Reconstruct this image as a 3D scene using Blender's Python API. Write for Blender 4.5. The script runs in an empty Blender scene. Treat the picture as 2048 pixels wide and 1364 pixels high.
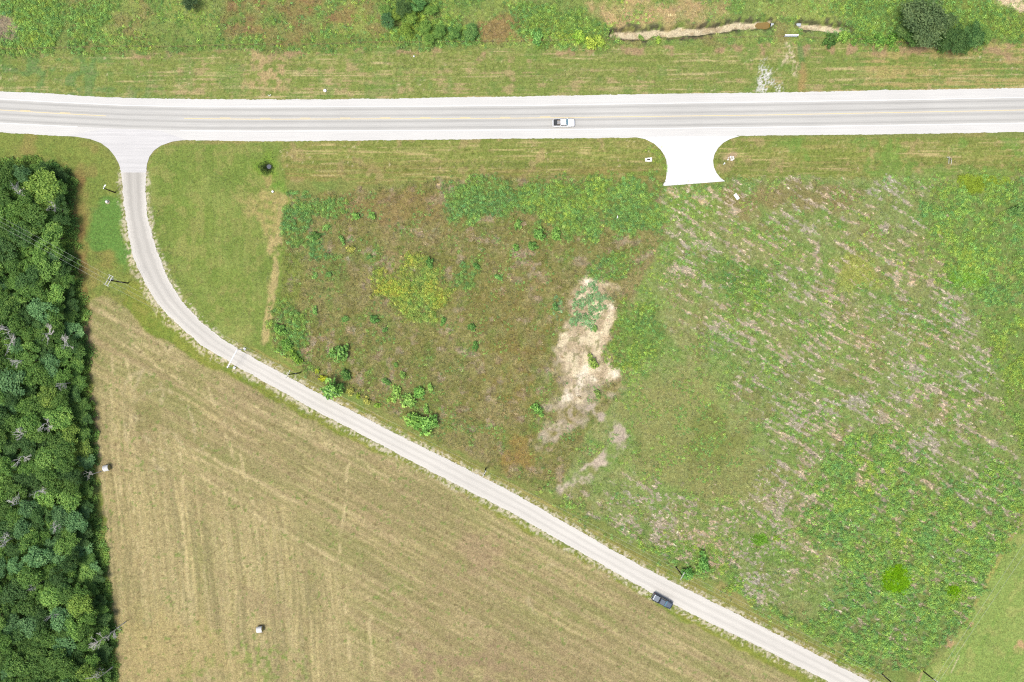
import bpy, bmesh, math, random
import numpy as np
from mathutils import Vector, Matrix

# ------------------------------------------------------------------ camera, sky, sun, exposure
S = 0.138                      # metres on the ground for one pixel of the photograph
H = 190.0                      # height of the drone
sc = bpy.context.scene
COL = sc.collection
cam_data = bpy.data.cameras.new('camera')
cam = bpy.data.objects.new('camera', cam_data); COL.objects.link(cam)
cam.location = (0, 0, H)
cam_data.sensor_width = 36.0
cam_data.lens = 36.0 * H / (2048 * S)
cam_data.clip_start = 1.0; cam_data.clip_end = 8000.0
sc.camera = cam

SUN_EL = math.radians(67.0)
SHADOW = Vector((0.74, 0.67, 0)).normalized()            # direction in which shadows fall
world = bpy.data.worlds.new('World'); sc.world = world; world.use_nodes = True
wn = world.node_tree
sky = wn.nodes.new('ShaderNodeTexSky'); sky.sky_type = 'NISHITA'; sky.sun_disc = False
sky.sun_elevation = SUN_EL
sky.sun_rotation = math.atan2(-SHADOW.x, -SHADOW.y)
sky.dust_density = 4.0
wn.links.new(sky.outputs[0], wn.nodes['Background'].inputs[0])
wn.nodes['Background'].inputs[1].default_value = 0.15
sun_data = bpy.data.lights.new('sun', 'SUN'); sun_data.energy = 2.75; sun_data.angle = math.radians(20.0)
sun_data.color = (1.0, 0.955, 0.88)
sun = bpy.data.objects.new('sun', sun_data); COL.objects.link(sun)
sd = Vector((SHADOW.x * math.cos(SUN_EL), SHADOW.y * math.cos(SUN_EL), -math.sin(SUN_EL)))
sun.rotation_euler = sd.to_track_quat('-Z', 'Y').to_euler()
sun.location = (-60, -60, 120)
vs = sc.view_settings
vs.view_transform = 'Standard'; vs.look = 'None'; vs.gamma = 1.0; vs.use_curve_mapping = False
vs.exposure = 0.39
sc.cycles.use_denoising = False
sc.cycles.filter_width = 1.15
GAIN = 1.80                    # light on open ground times exposure: seen colour / albedo

# ------------------------------------------------------------------ small helpers
R = random.Random(7)
rng = np.random.default_rng(11)

def P(px, py, z=0.0):
    """photograph pixel of a point at height z -> world"""
    k = (H - z) / H
    return Vector(((px - 1024) * S * k, (682 - py) * S * k, z))

def alb(r, g, b, f=1.0):
    """colour seen on open ground (0-255) -> albedo"""
    v = np.array([r, g, b], float) / 255.0
    v = np.where(v < 0.04045, v / 12.92, ((v + 0.055) / 1.055) ** 2.4)
    return np.minimum(v / GAIN * f, 0.85)

def leaf(r, g, b, f=1.0):
    """leaf albedo: leaves scatter light among themselves, which deepens their colour, so start paler"""
    a = alb(r, g, b); m = a.mean()
    return np.minimum(m * (a / m) ** 0.86 * f * np.array([1.04, 1.0, 0.84]), 0.8)

def tag(o, label=None, cat=None, group=None, kind=None):
    if label: o['label'] = label
    if cat: o['category'] = cat
    if group: o['group'] = group
    if kind: o['kind'] = kind
    return o

def empty(name, loc=(0, 0, 0), rz=0.0):
    o = bpy.data.objects.new(name, None); COL.objects.link(o)
    o.location = loc; o.rotation_euler = (0, 0, rz); o.empty_display_size = 0.5
    return o

def link(name, mesh, mat=None, parent=None, loc=(0, 0, 0), rot=(0, 0, 0)):
    o = bpy.data.objects.new(name, mesh); COL.objects.link(o)
    if mat is not None and len(mesh.materials) == 0: mesh.materials.append(mat)
    o.location = loc; o.rotation_euler = rot
    if parent: o.parent = parent
    return o

def np_mesh(name, V, F, smooth=False):
    V = np.asarray(V, np.float32); F = np.asarray(F, np.int32)
    m = bpy.data.meshes.new(name)
    n, k = F.shape
    m.vertices.add(len(V)); m.vertices.foreach_set('co', V.ravel())
    m.loops.add(n * k); m.loops.foreach_set('vertex_index', F.ravel())
    m.polygons.add(n)
    m.polygons.foreach_set('loop_start', np.arange(0, n * k, k, dtype=np.int32))
    try: m.polygons.foreach_set('loop_total', np.full(n, k, np.int32))
    except Exception: pass
    m.update(calc_edges=True)
    if smooth: m.polygons.foreach_set('use_smooth', np.ones(n, bool))
    return m

class MB:
    """collects boxes, tubes and lofts into one mesh"""
    def __init__(s): s.bm = bmesh.new()
    def box(s, c, d, bevel=0.0, rot=None):
        r = bmesh.ops.create_cube(s.bm, size=1.0)
        vs_ = r['verts']
        M = Matrix.Translation(c) @ (rot.to_4x4() if rot else Matrix.Identity(4)) @ Matrix.Diagonal((*d, 1))
        bmesh.ops.transform(s.bm, matrix=M, verts=vs_)
        if bevel > 0:
            ed = list({e for v in vs_ for e in v.link_edges})
            bmesh.ops.bevel(s.bm, geom=ed, offset=bevel, segments=2, affect='EDGES', profile=0.6)
        return s
    def tube(s, pts, rad, n=6, cap=True):
        pts = [Vector(p) for p in pts]
        if not hasattr(rad, '__len__'): rad = [rad] * len(pts)
        rings = []
        for i, p in enumerate(pts):
            d = (pts[min(i + 1, len(pts) - 1)] - pts[max(i - 1, 0)]).normalized()
            a = d.cross(Vector((0.31, 0.2, 0.93)))
            if a.length < 1e-3: a = d.cross(Vector((1, 0, 0)))
            a.normalize(); b = d.cross(a)
            rings.append([s.bm.verts.new(p + (a * math.cos(2 * math.pi * k / n) + b * math.sin(2 * math.pi * k / n)) * rad[i]) for k in range(n)])
        for r0, r1 in zip(rings, rings[1:]):
            for k in range(n): s.bm.faces.new((r0[k], r0[(k + 1) % n], r1[(k + 1) % n], r1[k]))
        if cap:
            s.bm.faces.new(rings[0][::-1]); s.bm.faces.new(rings[-1])
        return s
    def loft(s, rings, cap=True):
        vr = [[s.bm.verts.new(p) for p in r] for r in rings]
        n = len(vr[0])
        for r0, r1 in zip(vr, vr[1:]):
            for k in range(n): s.bm.faces.new((r0[k], r0[(k + 1) % n], r1[(k + 1) % n], r1[k]))
        if cap:
            s.bm.faces.new(vr[0][::-1]); s.bm.faces.new(vr[-1])
        return s
    def poly(s, pts):
        s.bm.faces.new([s.bm.verts.new(p) for p in pts]); return s
    def build(s, name, mat=None, parent=None, smooth=False, loc=(0, 0, 0), rot=(0, 0, 0)):
        bmesh.ops.recalc_face_normals(s.bm, faces=s.bm.faces[:])
        m = bpy.data.meshes.new(name); s.bm.to_mesh(m); s.bm.free()
        if smooth:
            for p in m.polygons: p.use_smooth = True
        return link(name, m, mat, parent, loc, rot)

# ------------------------------------------------------------------ materials
def new_mat(name):
    m = bpy.data.materials.new(name); m.use_nodes = True
    nt = m.node_tree; b = nt.nodes['Principled BSDF']
    return m, nt, b

def plain(name, col, rough=0.6, spec=0.3, metal=0.0, var=0.08, scale=6.0):
    m, nt, b = new_mat(name)
    b.inputs['Roughness'].default_value = rough; b.inputs['Specular IOR Level'].default_value = spec
    b.inputs['Metallic'].default_value = metal
    tc = nt.nodes.new('ShaderNodeTexCoord'); nz = nt.nodes.new('ShaderNodeTexNoise'); nz.inputs['Scale'].default_value = scale
    nz.inputs['Detail'].default_value = 4
    nt.links.new(tc.outputs['Object'], nz.inputs['Vector'])
    mx = nt.nodes.new('ShaderNodeMix'); mx.data_type = 'RGBA'
    c = np.array(col, float)
    mx.inputs[6].default_value = (*(c * (1 - var)), 1); mx.inputs[7].default_value = (*np.minimum(c * (1 + var), 1), 1)
    nt.links.new(nz.outputs['Fac'], mx.inputs[0]); nt.links.new(mx.outputs[2], b.inputs['Base Color'])
    return m

def math_node(nt, op, a, b=None, c=None):
    n = nt.nodes.new('ShaderNodeMath'); n.operation = op
    for i, v in enumerate((a, b, c)):
        if v is None: continue
        if isinstance(v, (int, float)): n.inputs[i].default_value = v
        else: nt.links.new(v, n.inputs[i])
    return n.outputs[0]

def noise_node(nt, vec, scale, detail=4.0, rough=0.55):
    n = nt.nodes.new('ShaderNodeTexNoise'); n.inputs['Scale'].default_value = scale
    n.inputs['Detail'].default_value = detail; n.inputs['Roughness'].default_value = rough
    nt.links.new(vec, n.inputs['Vector']); return n.outputs['Fac']

def mul_col(nt, col, fac):
    n = nt.nodes.new('ShaderNodeVectorMath'); n.operation = 'SCALE'
    nt.links.new(col, n.inputs[0])
    if isinstance(fac, (int, float)): n.inputs['Scale'].default_value = fac
    else: nt.links.new(fac, n.inputs['Scale'])
    return n.outputs[0]

def leaf_shader(nt, b, col, trans=0.28):
    """diffuse leaf with a little light coming through"""
    b.inputs['Roughness'].default_value = 0.65; b.inputs['Specular IOR Level'].default_value = 0.18
    nt.links.new(col, b.inputs['Base Color'])
    tr = nt.nodes.new('ShaderNodeBsdfTranslucent'); nt.links.new(col, tr.inputs['Color'])
    mx = nt.nodes.new('ShaderNodeMixShader'); mx.inputs[0].default_value = trans
    out = nt.nodes['Material Output']
    nt.links.new(b.outputs[0], mx.inputs[1]); nt.links.new(tr.outputs[0], mx.inputs[2]); nt.links.new(mx.outputs[0], out.inputs['Surface'])

def mat_ground():
    m, nt, b = new_mat('ground_cover')
    b.inputs['Roughness'].default_value = 1.0; b.inputs['Specular IOR Level'].default_value = 0.05
    at = nt.nodes.new('ShaderNodeAttribute'); at.attribute_name = 'albedo'
    tc = nt.nodes.new('ShaderNodeTexCoord')
    n1 = noise_node(nt, tc.outputs['Object'], 2.6, 3, 0.7)
    n2 = noise_node(nt, tc.outputs['Object'], 0.9, 4, 0.6)
    f = math_node(nt, 'MULTIPLY_ADD', n1, 1.75, 0.125)
    g = math_node(nt, 'MULTIPLY_ADD', n2, 0.8, 0.6)
    fg = math_node(nt, 'MULTIPLY', f, g)
    c = mul_col(nt, at.outputs['Color'], fg)
    hs = nt.nodes.new('ShaderNodeHueSaturation')
    n3 = noise_node(nt, tc.outputs['Object'], 1.7, 3, 0.7)
    nt.links.new(math_node(nt, 'MULTIPLY_ADD', n3, 0.06, 0.47), hs.inputs['Hue'])
    nt.links.new(c, hs.inputs['Color'])
    nt.links.new(hs.outputs[0], b.inputs['Base Color'])
    bp = nt.nodes.new('ShaderNodeBump'); bp.inputs['Strength'].default_value = 0.55; bp.inputs['Distance'].default_value = 0.25
    nt.links.new(n1, bp.inputs['Height']); nt.links.new(bp.outputs[0], b.inputs['Normal'])
    return m

def mat_tree(name):
    m, nt, b = new_mat(name)
    oi = nt.nodes.new('ShaderNodeObjectInfo')
    at = nt.nodes.new('ShaderNodeAttribute'); at.attribute_name = 'tone'
    f = math_node(nt, 'MULTIPLY_ADD', at.outputs['Fac'], 1.1, 0.45)
    c = mul_col(nt, oi.outputs['Color'], f)
    hs = nt.nodes.new('ShaderNodeHueSaturation')
    nt.links.new(math_node(nt, 'MULTIPLY_ADD', at.outputs['Fac'], -0.05, 0.525), hs.inputs['Hue'])
    nt.links.new(c, hs.inputs['Color'])
    leaf_shader(nt, b, hs.outputs[0])
    return m

def mat_weed(name, trans=0.28):
    m, nt, b = new_mat(name)
    at = nt.nodes.new('ShaderNodeAttribute'); at.attribute_type = 'INSTANCER'; at.attribute_name = 'col'
    t2 = nt.nodes.new('ShaderNodeAttribute'); t2.attribute_name = 'tone'
    f = math_node(nt, 'MULTIPLY_ADD', t2.outputs['Fac'], 0.9, 0.55)
    leaf_shader(nt, b, mul_col(nt, at.outputs['Color'], f), trans)
    return m

def mat_road(name, base, kind):
    """pavement with wear laid along the road: UV u = metres along, v = -1..1 across"""
    m, nt, b = new_mat(name)
    b.inputs['Roughness'].default_value = 0.9; b.inputs['Specular IOR Level'].default_value = 0.15
    uv = nt.nodes.new('ShaderNodeUVMap'); uv.uv_map = 'road'
    tc = nt.nodes.new('ShaderNodeTexCoord')
    sp = nt.nodes.new('ShaderNodeSeparateXYZ'); nt.links.new(uv.outputs[0], sp.inputs[0])
    mp = nt.nodes.new('ShaderNodeMapping'); nt.links.new(uv.outputs[0], mp.inputs['Vector'])
    mp.inputs['Scale'].default_value = (0.02, 6.0, 1.0)
    st = noise_node(nt, mp.outputs[0], 1.6, 6, 0.6)             # long streaks
    mp2 = nt.nodes.new('ShaderNodeMapping'); nt.links.new(uv.outputs[0], mp2.inputs['Vector'])
    mp2.inputs['Scale'].default_value = (0.15, 12.0, 1.0)
    st2 = noise_node(nt, mp2.outputs[0], 1.3, 4, 0.6)
    fine = noise_node(nt, tc.outputs['Object'], 3.0, 4, 0.7)
    big = noise_node(nt, tc.outputs['Object'], 0.05, 4, 0.6)
    f = math_node(nt, 'MULTIPLY_ADD', fine, 0.22, 0.89)
    f = math_node(nt, 'MULTIPLY', f, math_node(nt, 'MULTIPLY_ADD', st2, 0.22, 0.89))
    if kind in ('lane', 'side'):
        tracks = (-0.76, -0.24, 0.24, 0.76) if kind == 'lane' else (-0.35, 0.35)
        wd = 0.10 if kind == 'lane' else 0.16
        tot = None
        for t in tracks:
            d = math_node(nt, 'ABSOLUTE', math_node(nt, 'SUBTRACT', sp.outputs[1], t))
            d = math_node(nt, 'DIVIDE', d, wd)
            e = math_node(nt, 'POWER', 2.718, math_node(nt, 'MULTIPLY', math_node(nt, 'MULTIPLY', d, d), -1.0))
            tot = e if tot is None else math_node(nt, 'ADD', tot, e)
        amt = math_node(nt, 'MULTIPLY', tot, math_node(nt, 'MULTIPLY_ADD', st, 0.85, -0.22))
        k = 0.95 if kind == 'lane' else 0.6
        f = math_node(nt, 'MULTIPLY', f, math_node(nt, 'MULTIPLY_ADD', amt, -k, 1.0))
    if kind == 'side':
        av = math_node(nt, 'ABSOLUTE', sp.outputs[1])
        core = nt.nodes.new('ShaderNodeMapRange'); core.inputs['From Min'].default_value = 0.95; core.inputs['From Max'].default_value = 0.5
        nt.links.new(math_node(nt, 'ADD', av, math_node(nt, 'MULTIPLY_ADD', fine, 0.5, -0.25)), core.inputs['Value'])
        far = nt.nodes.new('ShaderNodeMapRange'); far.inputs['From Min'].default_value = 75.0; far.inputs['From Max'].default_value = 8.0
        nt.links.new(sp.outputs[0], far.inputs['Value'])
        f = math_node(nt, 'MULTIPLY', f, math_node(nt, 'MULTIPLY_ADD', math_node(nt, 'MULTIPLY', core.outputs[0], far.outputs[0]), -0.22, 1.0))
    f = math_node(nt, 'MULTIPLY', f, math_node(nt, 'MULTIPLY_ADD', big, 0.22, 0.89))
    f = math_node(nt, 'MULTIPLY', f, math_node(nt, 'MULTIPLY_ADD', st, 0.44, 0.78))
    rgb = nt.nodes.new('ShaderNodeRGB'); rgb.outputs[0].default_value = (*base, 1)
    nt.links.new(mul_col(nt, rgb.outputs[0], f), b.inputs['Base Color'])
    bp = nt.nodes.new('ShaderNodeBump'); bp.inputs['Strength'].default_value = 0.3; bp.inputs['Distance'].default_value = 0.05
    nt.links.new(fine, bp.inputs['Height']); nt.links.new(bp.outputs[0], b.inputs['Normal'])
    return m

def mat_glass(name, col, rough=0.06):
    m, nt, b = new_mat(name)
    b.inputs['Base Color'].default_value = (*col, 1); b.inputs['Roughness'].default_value = rough
    b.inputs['Specular IOR Level'].default_value = 0.8; b.inputs['Metallic'].default_value = 0.0
    b.inputs['Coat Weight'].default_value = 0.6; b.inputs['Coat Roughness'].default_value = 0.05
    tc = nt.nodes.new('ShaderNodeTexCoord'); nz = noise_node(nt, tc.outputs['Object'], 2.0, 2)
    nt.links.new(math_node(nt, 'MULTIPLY_ADD', nz, 0.06, rough), b.inputs['Roughness'])
    return m

M_ground = mat_ground()
M_tree = mat_tree('tree_leaves')
M_weed = mat_weed('weed_leaves')
M_straw = mat_weed('dry_straw', 0.1)
M_bark = plain('bark', (0.11, 0.085, 0.06), 0.95, 0.05, var=0.3, scale=3)
M_deadwood = plain('bleached_wood', (0.54, 0.51, 0.47), 0.9, 0.05, var=0.25, scale=2)
M_polewood = plain('pole_wood', (0.045, 0.035, 0.025), 0.9, 0.1, var=0.25, scale=3)
M_arm = plain('weathered_crossarm', (0.42, 0.43, 0.38), 0.8, 0.1, var=0.12)
M_wire = plain('aluminium_wire', (0.42, 0.44, 0.40), 0.5, 0.4, var=0.05)
M_insul = plain('glazed_insulator', (0.30, 0.31, 0.31), 0.3, 0.5)
M_whitepaint = plain('white_paint', (0.78, 0.78, 0.76), 0.5, 0.4, var=0.05)
M_concrete = plain('pale_concrete', (0.60, 0.59, 0.56), 0.9, 0.1, var=0.10, scale=2)
M_galv = plain('galvanised_steel', (0.46, 0.49, 0.50), 0.45, 0.5, 0.3, var=0.1)
M_black = plain('black_rubber', (0.02, 0.02, 0.022), 0.85, 0.2)
M_dark = plain('painted_shade_black', (0.012, 0.012, 0.012), 1.0, 0.0)  # near-black colour standing in for the shade inside culvert ends
M_yellow = plain('yellow_road_paint', (0.57, 0.47, 0.26), 0.8, 0.1, var=0.18, scale=1.5)
M_white_line = plain('white_road_paint', (0.66, 0.66, 0.63), 0.8, 0.1, var=0.15, scale=1.0)

# ------------------------------------------------------------------ maps of the ground (world grid)
DX = 0.32
UX, UY = 152.0, 104.0          # half size of the finely divided middle
def axis(half):
    n = int(round(2 * half / DX))
    mid = -half + np.arange(n + 1) * DX
    out = half + np.cumsum(0.5 * 1.35 ** np.arange(1, 28))
    out = out[out < 4000]
    return np.concatenate([-out[::-1], mid, out]), len(out)
xs, ox = axis(UX); ys, oy = axis(UY)
GX, GY = np.meshgrid(xs, ys)   # shape (ny, nx)
PX = GX / S + 1024.0; PY = 682.0 - GY / S
SH = PX.shape
TB = rng.random((512, 512)).astype(np.float32)

def vn(x, y, seed):
    r = np.random.default_rng(seed); x = x + r.random() * 500; y = y + r.random() * 500
    xi = np.floor(x).astype(np.int64); yi = np.floor(y).astype(np.int64)
    fx = (x - xi).astype(np.float32); fy = (y - yi).astype(np.float32)
    fx = fx * fx * (3 - 2 * fx); fy = fy * fy * (3 - 2 * fy)
    x0 = xi & 511; x1 = (xi + 1) & 511; y0 = yi & 511; y1 = (yi + 1) & 511
    a = TB[y0, x0]; b = TB[y0, x1]; c = TB[y1, x0]; d = TB[y1, x1]
    return (a + (b - a) * fx) + ((c + (d - c) * fx) - (a + (b - a) * fx)) * fy

def N(scale, seed, octv=3, ang=0.0, stretch=1.0, gain=0.55, X=None, Y=None):
    """noise with zero mean and unit deviation; scale and angle in photograph pixels"""
    X = PX if X is None else X; Y = PY if Y is None else Y
    ca, sa = math.cos(ang), math.sin(ang)
    u = (X * ca + Y * sa) / (scale * stretch); v = (-X * sa + Y * ca) / scale
    tot = 0; amp = 1; var = 0
    for o in range(octv):
        tot = tot + amp * (vn(u * 2 ** o, v * 2 ** o, seed * 17 + o) - 0.5); var += (amp * 0.21) ** 2
        amp *= gain
    return (tot / math.sqrt(var)).astype(np.float32)

def ss(a, b, x):
    t = np.clip((x - a) / (b - a), 0, 1); return t * t * (3 - 2 * t)

WARPX = N(26, 901, 3) ; WARPY = N(26, 902, 3)
def inside(poly, X, Y):
    """signed distance (positive inside) to a polygon, in pixels"""
    p = np.array(poly, float); d2 = np.full(X.shape, 1e12); ins = np.zeros(X.shape, bool)
    for (x0, y0), (x1, y1) in zip(p, np.roll(p, -1, 0)):
        dx, dy = x1 - x0, y1 - y0
        t = np.clip(((X - x0) * dx + (Y - y0) * dy) / (dx * dx + dy * dy + 1e-9), 0, 1)
        d2 = np.minimum(d2, (X - x0 - t * dx) ** 2 + (Y - y0 - t * dy) ** 2)
        if y0 != y1:
            cr = ((y0 > Y) != (y1 > Y)) & (X < dx * (Y - y0) / dy + x0)
            ins ^= cr
    return np.where(ins, 1, -1) * np.sqrt(d2)

def PM(poly, soft=6.0, warp=5.0, grow=0.0):
    """soft mask of a polygon with uneven edges"""
    p = np.array(poly, float); mar = soft + 3 * warp + abs(grow) + 8
    out = np.zeros(SH, np.float32)
    ix = np.where((xs / S + 1024 > p[:, 0].min() - mar) & (xs / S + 1024 < p[:, 0].max() + mar))[0]
    iy = np.where((682 - ys / S > p[:, 1].min() - mar) & (682 - ys / S < p[:, 1].max() + mar))[0]
    if len(ix) == 0 or len(iy) == 0: return out
    sl = np.s_[iy[0]:iy[-1] + 1, ix[0]:ix[-1] + 1]
    d = inside(poly, PX[sl] + WARPX[sl] * warp, PY[sl] + WARPY[sl] * warp) + grow
    out[sl] = ss(-soft, soft, d)
    return out

def LM(pts, half, soft, warp=0.0):
    """soft mask along a polyline"""
    X = PX + WARPX * warp; Y = PY + WARPY * warp
    d2 = np.full(SH, 1e12)
    for (x0, y0), (x1, y1) in zip(pts, pts[1:]):
        dx, dy = x1 - x0, y1 - y0
        t = np.clip(((X - x0) * dx + (Y - y0) * dy) / (dx * dx + dy * dy), 0, 1)
        d2 = np.minimum(d2, (X - x0 - t * dx) ** 2 + (Y - y0 - t * dy) ** 2)
    return 1 - ss(half, half + soft, np.sqrt(d2))

def blob(x, y, rx, ry=None, soft=0.5, warp=0.25):
    ry = ry or rx
    d = np.sqrt(((PX + WARPX * warp * rx - x) / rx) ** 2 + ((PY + WARPY * warp * ry - y) / ry) ** 2)
    return 1 - ss(1 - soft, 1 + soft, d)

C = np.zeros(SH + (3,), np.float32)
def put(mask, col):
    global C
    c = alb(*col) if not isinstance(col, np.ndarray) else col
    m = np.clip(mask, 0, 1)[..., None]
    C = C * (1 - m) + c.astype(np.float32) * m

FAR = 4000.0
# road outlines (photograph pixels)
HW_TOP = [(-700, 150), (-300, 172), (0, 183), (100, 187), (200, 194), (300, 197), (512, 199), (700, 198.5), (1024, 193), (1300, 188), (1536, 185), (1800, 180), (2048, 176), (2400, 168), (2900, 158)]
HW_UL = [(-700, 167), (-300, 188), (0, 198), (100, 204), (250, 211), (400, 214), (512, 214), (700, 213.5), (1024, 211.5), (1300, 207), (1536, 204), (1800, 200), (2048, 195), (2400, 187), (2900, 177)]
HW_C = [(-700, 188), (-300, 208), (0, 219), (100, 225), (250, 233), (400, 236.5), (512, 237.5), (700, 237), (1024, 235.5), (1300, 232), (1536, 229), (1800, 224), (2048, 219), (2400, 211), (2900, 201)]
HW_LL = [(-700, 214), (-300, 235), (0, 246), (100, 251), (250, 257.5), (400, 261.5), (512, 262), (700, 261.5), (1024, 259.5), (1300, 257), (1536, 254), (1800, 250), (2048, 246), (2400, 238), (2900, 228)]
HW_BOT = [(-700, 232), (-300, 253), (0, 264.5), (100, 271), (250, 278), (350, 280), (512, 282.5), (700, 281.5), (1024, 277.5), (1300, 275), (1536, 271), (1800, 268), (2048, 264), (2400, 256), (2900, 246)]
SR_L = [(241, 330), (243, 341), (246, 375), (249, 420), (255, 462), (263, 505), (277, 540), (302, 588), (332, 626), (370, 662), (408, 694), (455, 722), (512, 754), (640, 826), (768, 893), (900, 963), (1024, 1026), (1152, 1099), (1280, 1173), (1408, 1240), (1536, 1302), (1690, 1380), (2000, 1540)]
SR_R = [(293, 330), (292, 341), (292, 400), (298, 445), (313, 500), (333, 550), (362, 600), (400, 641), (440, 675), (484, 702), (512, 718), (640, 788), (768, 855), (900, 921), (1024, 984), (1152, 1058), (1280, 1131), (1408, 1195), (1536, 1259), (1745, 1366), (2060, 1527)]
DRIVE = [(1270, 274), (1290, 278), (1308, 287), (1321, 299), (1329, 311), (1333, 322), (1334, 336), (1333, 350), (1332, 358), (1325, 372), (1380, 368), (1450, 362.5), (1441, 356), (1433, 346), (1427.5, 334), (1426, 321), (1429, 308), (1436, 296), (1446, 286), (1460, 278), (1480, 272)]
JUNC = [(128, 271.8), (150, 273), (180, 278), (202, 286), (218, 298), (230, 313), (238, 328), (243, 345), (292, 345), (294, 328), (299, 313), (308, 301), (322, 291), (345, 283), (372, 279.5), (322, 262), (300, 259.6), (215, 257)]

# zone outlines
HAY = [(178, 600), (205, 597), (238, 612), (300, 668), (380, 714), (440, 745), (520, 788), (600, 832), (712, 886), (862, 956), (1024, 1048), (1124, 1103), (1274, 1185), (1349, 1235), (1536, 1333), (1900, 1520), (1900, 2300), (240, 2300), (235, 1364), (228, 1200), (215, 1100), (205, 1000), (198, 930), (194, 880), (178, 800), (170, 700)]
FOREST = [(-260, 322), (20, 326), (60, 324), (104, 334), (136, 354), (140, 420), (140, 500), (146, 560), (162, 604), (166, 640), (172, 720), (174, 790), (184, 850), (188, 890), (182, 950), (186, 1000), (196, 1080), (206, 1150), (218, 1230), (222, 1330), (226, 1440), (-260, 1440)]
WEEDW = [(575, 392), (760, 372), (900, 358), (1110, 350), (1325, 360), (1330, 480), (1240, 640), (1250, 760), (1180, 860), (1120, 970), (1080, 985), (960, 925), (870, 882), (760, 815), (680, 775), (620, 752), (545, 690), (548, 640), (562, 545), (570, 470)]
WEEDE = [(1325, 372), (1450, 366), (1600, 357), (1900, 350), (2400, 345), (2400, 640), (2048, 1030), (1990, 1120), (1925, 1240), (1880, 1310), (1830, 1340), (1740, 1335), (1600, 1260), (1450, 1175), (1300, 1100), (1180, 1030), (1085, 985), (1120, 970), (1180, 860), (1250, 760), (1240, 640), (1330, 480)]
LAWNSE = [(2400, 600), (2048, 1032), (1990, 1125), (1928, 1245), (1884, 1312), (1840, 1345), (1860, 1500), (2600, 1800), (3000, 600)]

n8, n20, n60, n150 = N(8, 1, 2), N(20, 2, 3), N(60, 3, 3), N(150, 4, 3)
m8, m20, m60, m150 = N(8, 5, 2), N(20, 6, 3), N(60, 7, 3), N(150, 8, 3)
n3 = N(3.2, 9, 1)
RA = math.atan2(0.485, 0.875)
hs = N(3.0, 10, 2, 0.0, 30.0)                  # horizontal mowing streaks
hs2 = N(7.0, 11, 2, 0.0, 22.0)
ds = N(4.0, 12, 2, RA, 30.0)                   # streaks along the lane
ds2 = N(11.0, 13, 2, RA, 18.0)
vsn = N(4.0, 14, 2, math.radians(84), 34.0)    # streaks down the field
vs2 = N(12.0, 15, 2, math.radians(84), 24.0)

# everything: rough grassland
put(np.ones(SH), (141, 150, 84)); put(ss(-0.2, 1.2, m150), (160, 155, 95)); put(ss(0.2, 1.5, n60) * 0.6, (125, 152, 78))
# --- north field
Nf = 1 - ss(92, 100, PY + 3 * n20 + (PX - 1024) * 0.012)
put(Nf, (139, 158, 84)); put(Nf * ss(-0.3, 1.0, n60), (152, 168, 88)); put(Nf * ss(0.3, 1.5, m60) * 0.7, (156, 146, 92)); put(Nf * ss(0.5, 1.4, m20) * 0.7, (112, 146, 72))
put(0.8 * Nf * PM([(455, -20), (740, -20), (740, 70), (700, 92), (520, 92), (440, 60)], 18, 8) * (0.55 + 0.3 * n20), (157, 132, 88))
put(Nf * PM([(1180, 10), (1300, -5), (1440, -5), (1470, 20), (1400, 45), (1240, 52)], 12, 8) * (0.75 + 0.25 * n20), (196, 172, 122))
put(Nf * PM([(960, 40), (1060, 20), (1060, 80), (960, 82)], 10, 6) * 0.7, (168, 132, 92))
put(Nf * PM([(-20, 20), (14, 30), (40, 80), (-20, 88)], 6, 5) * 0.8, (170, 150, 130))
put(Nf * PM([(1990, -10), (2048, -10), (2048, 26), (2022, 24)], 5, 5), (228, 208, 168))
put(Nf * PM([(1930, 0), (1975, 0), (1965, 40), (1940, 50)], 8, 5) * 0.8, (178, 175, 92))
# --- north verge
Nv = ss(92, 100, PY + 3 * n20 + (PX - 1024) * 0.012) * (1 - ss(196, 200, PY))
put(Nv, (145, 158, 84)); put(Nv * ss(-0.2, 1.4, hs + 0.5 * n20) * 0.5, (176, 168, 110)); put(Nv * ss(0.4, 1.7, n3 + 0.4 * n8) * 0.3, (190, 180, 126)); put(Nv * ss(0.3, 1.5, -n3 + 0.4 * m8) * 0.4, (112, 128, 62)); put(Nv * ss(1.0, 1.9, N(2.2, 81, 1, 0.0, 26) + 0.4 * n60) * 0.8, (206, 190, 138)); put(Nv * ss(0.0, 1.4, hs2 + 0.6 * m60) * 0.6, (132, 152, 76))
put(Nv * ss(0.8, 1.9, m20 + 0.6 * hs) * 0.7, (190, 170, 124)); put(Nv * ss(0.4, 1.5, n20 + n60 * 0.5) * 0.55, (118, 150, 74))
put(Nv * (1 - ss(140, 360, PX + 60 * n60)) * ss(-0.6, 0.9, m20) * 0.7, (108, 148, 84))
put(Nv * PM([(505, 100), (565, 98), (575, 180), (500, 185)], 12, 8) * ss(-0.6, 0.8, n8), (192, 172, 122))
put(Nv * ss(1685, 1760, PX) * ss(-0.5, 1.0, hs + 0.5 * n8) * 0.7, (190, 172, 112))
put(Nv * (1 - ss(102, 116, PY + 5 * n20)) * ss(-0.3, 0.8, m20) * 0.8, (182, 154, 118))
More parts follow.
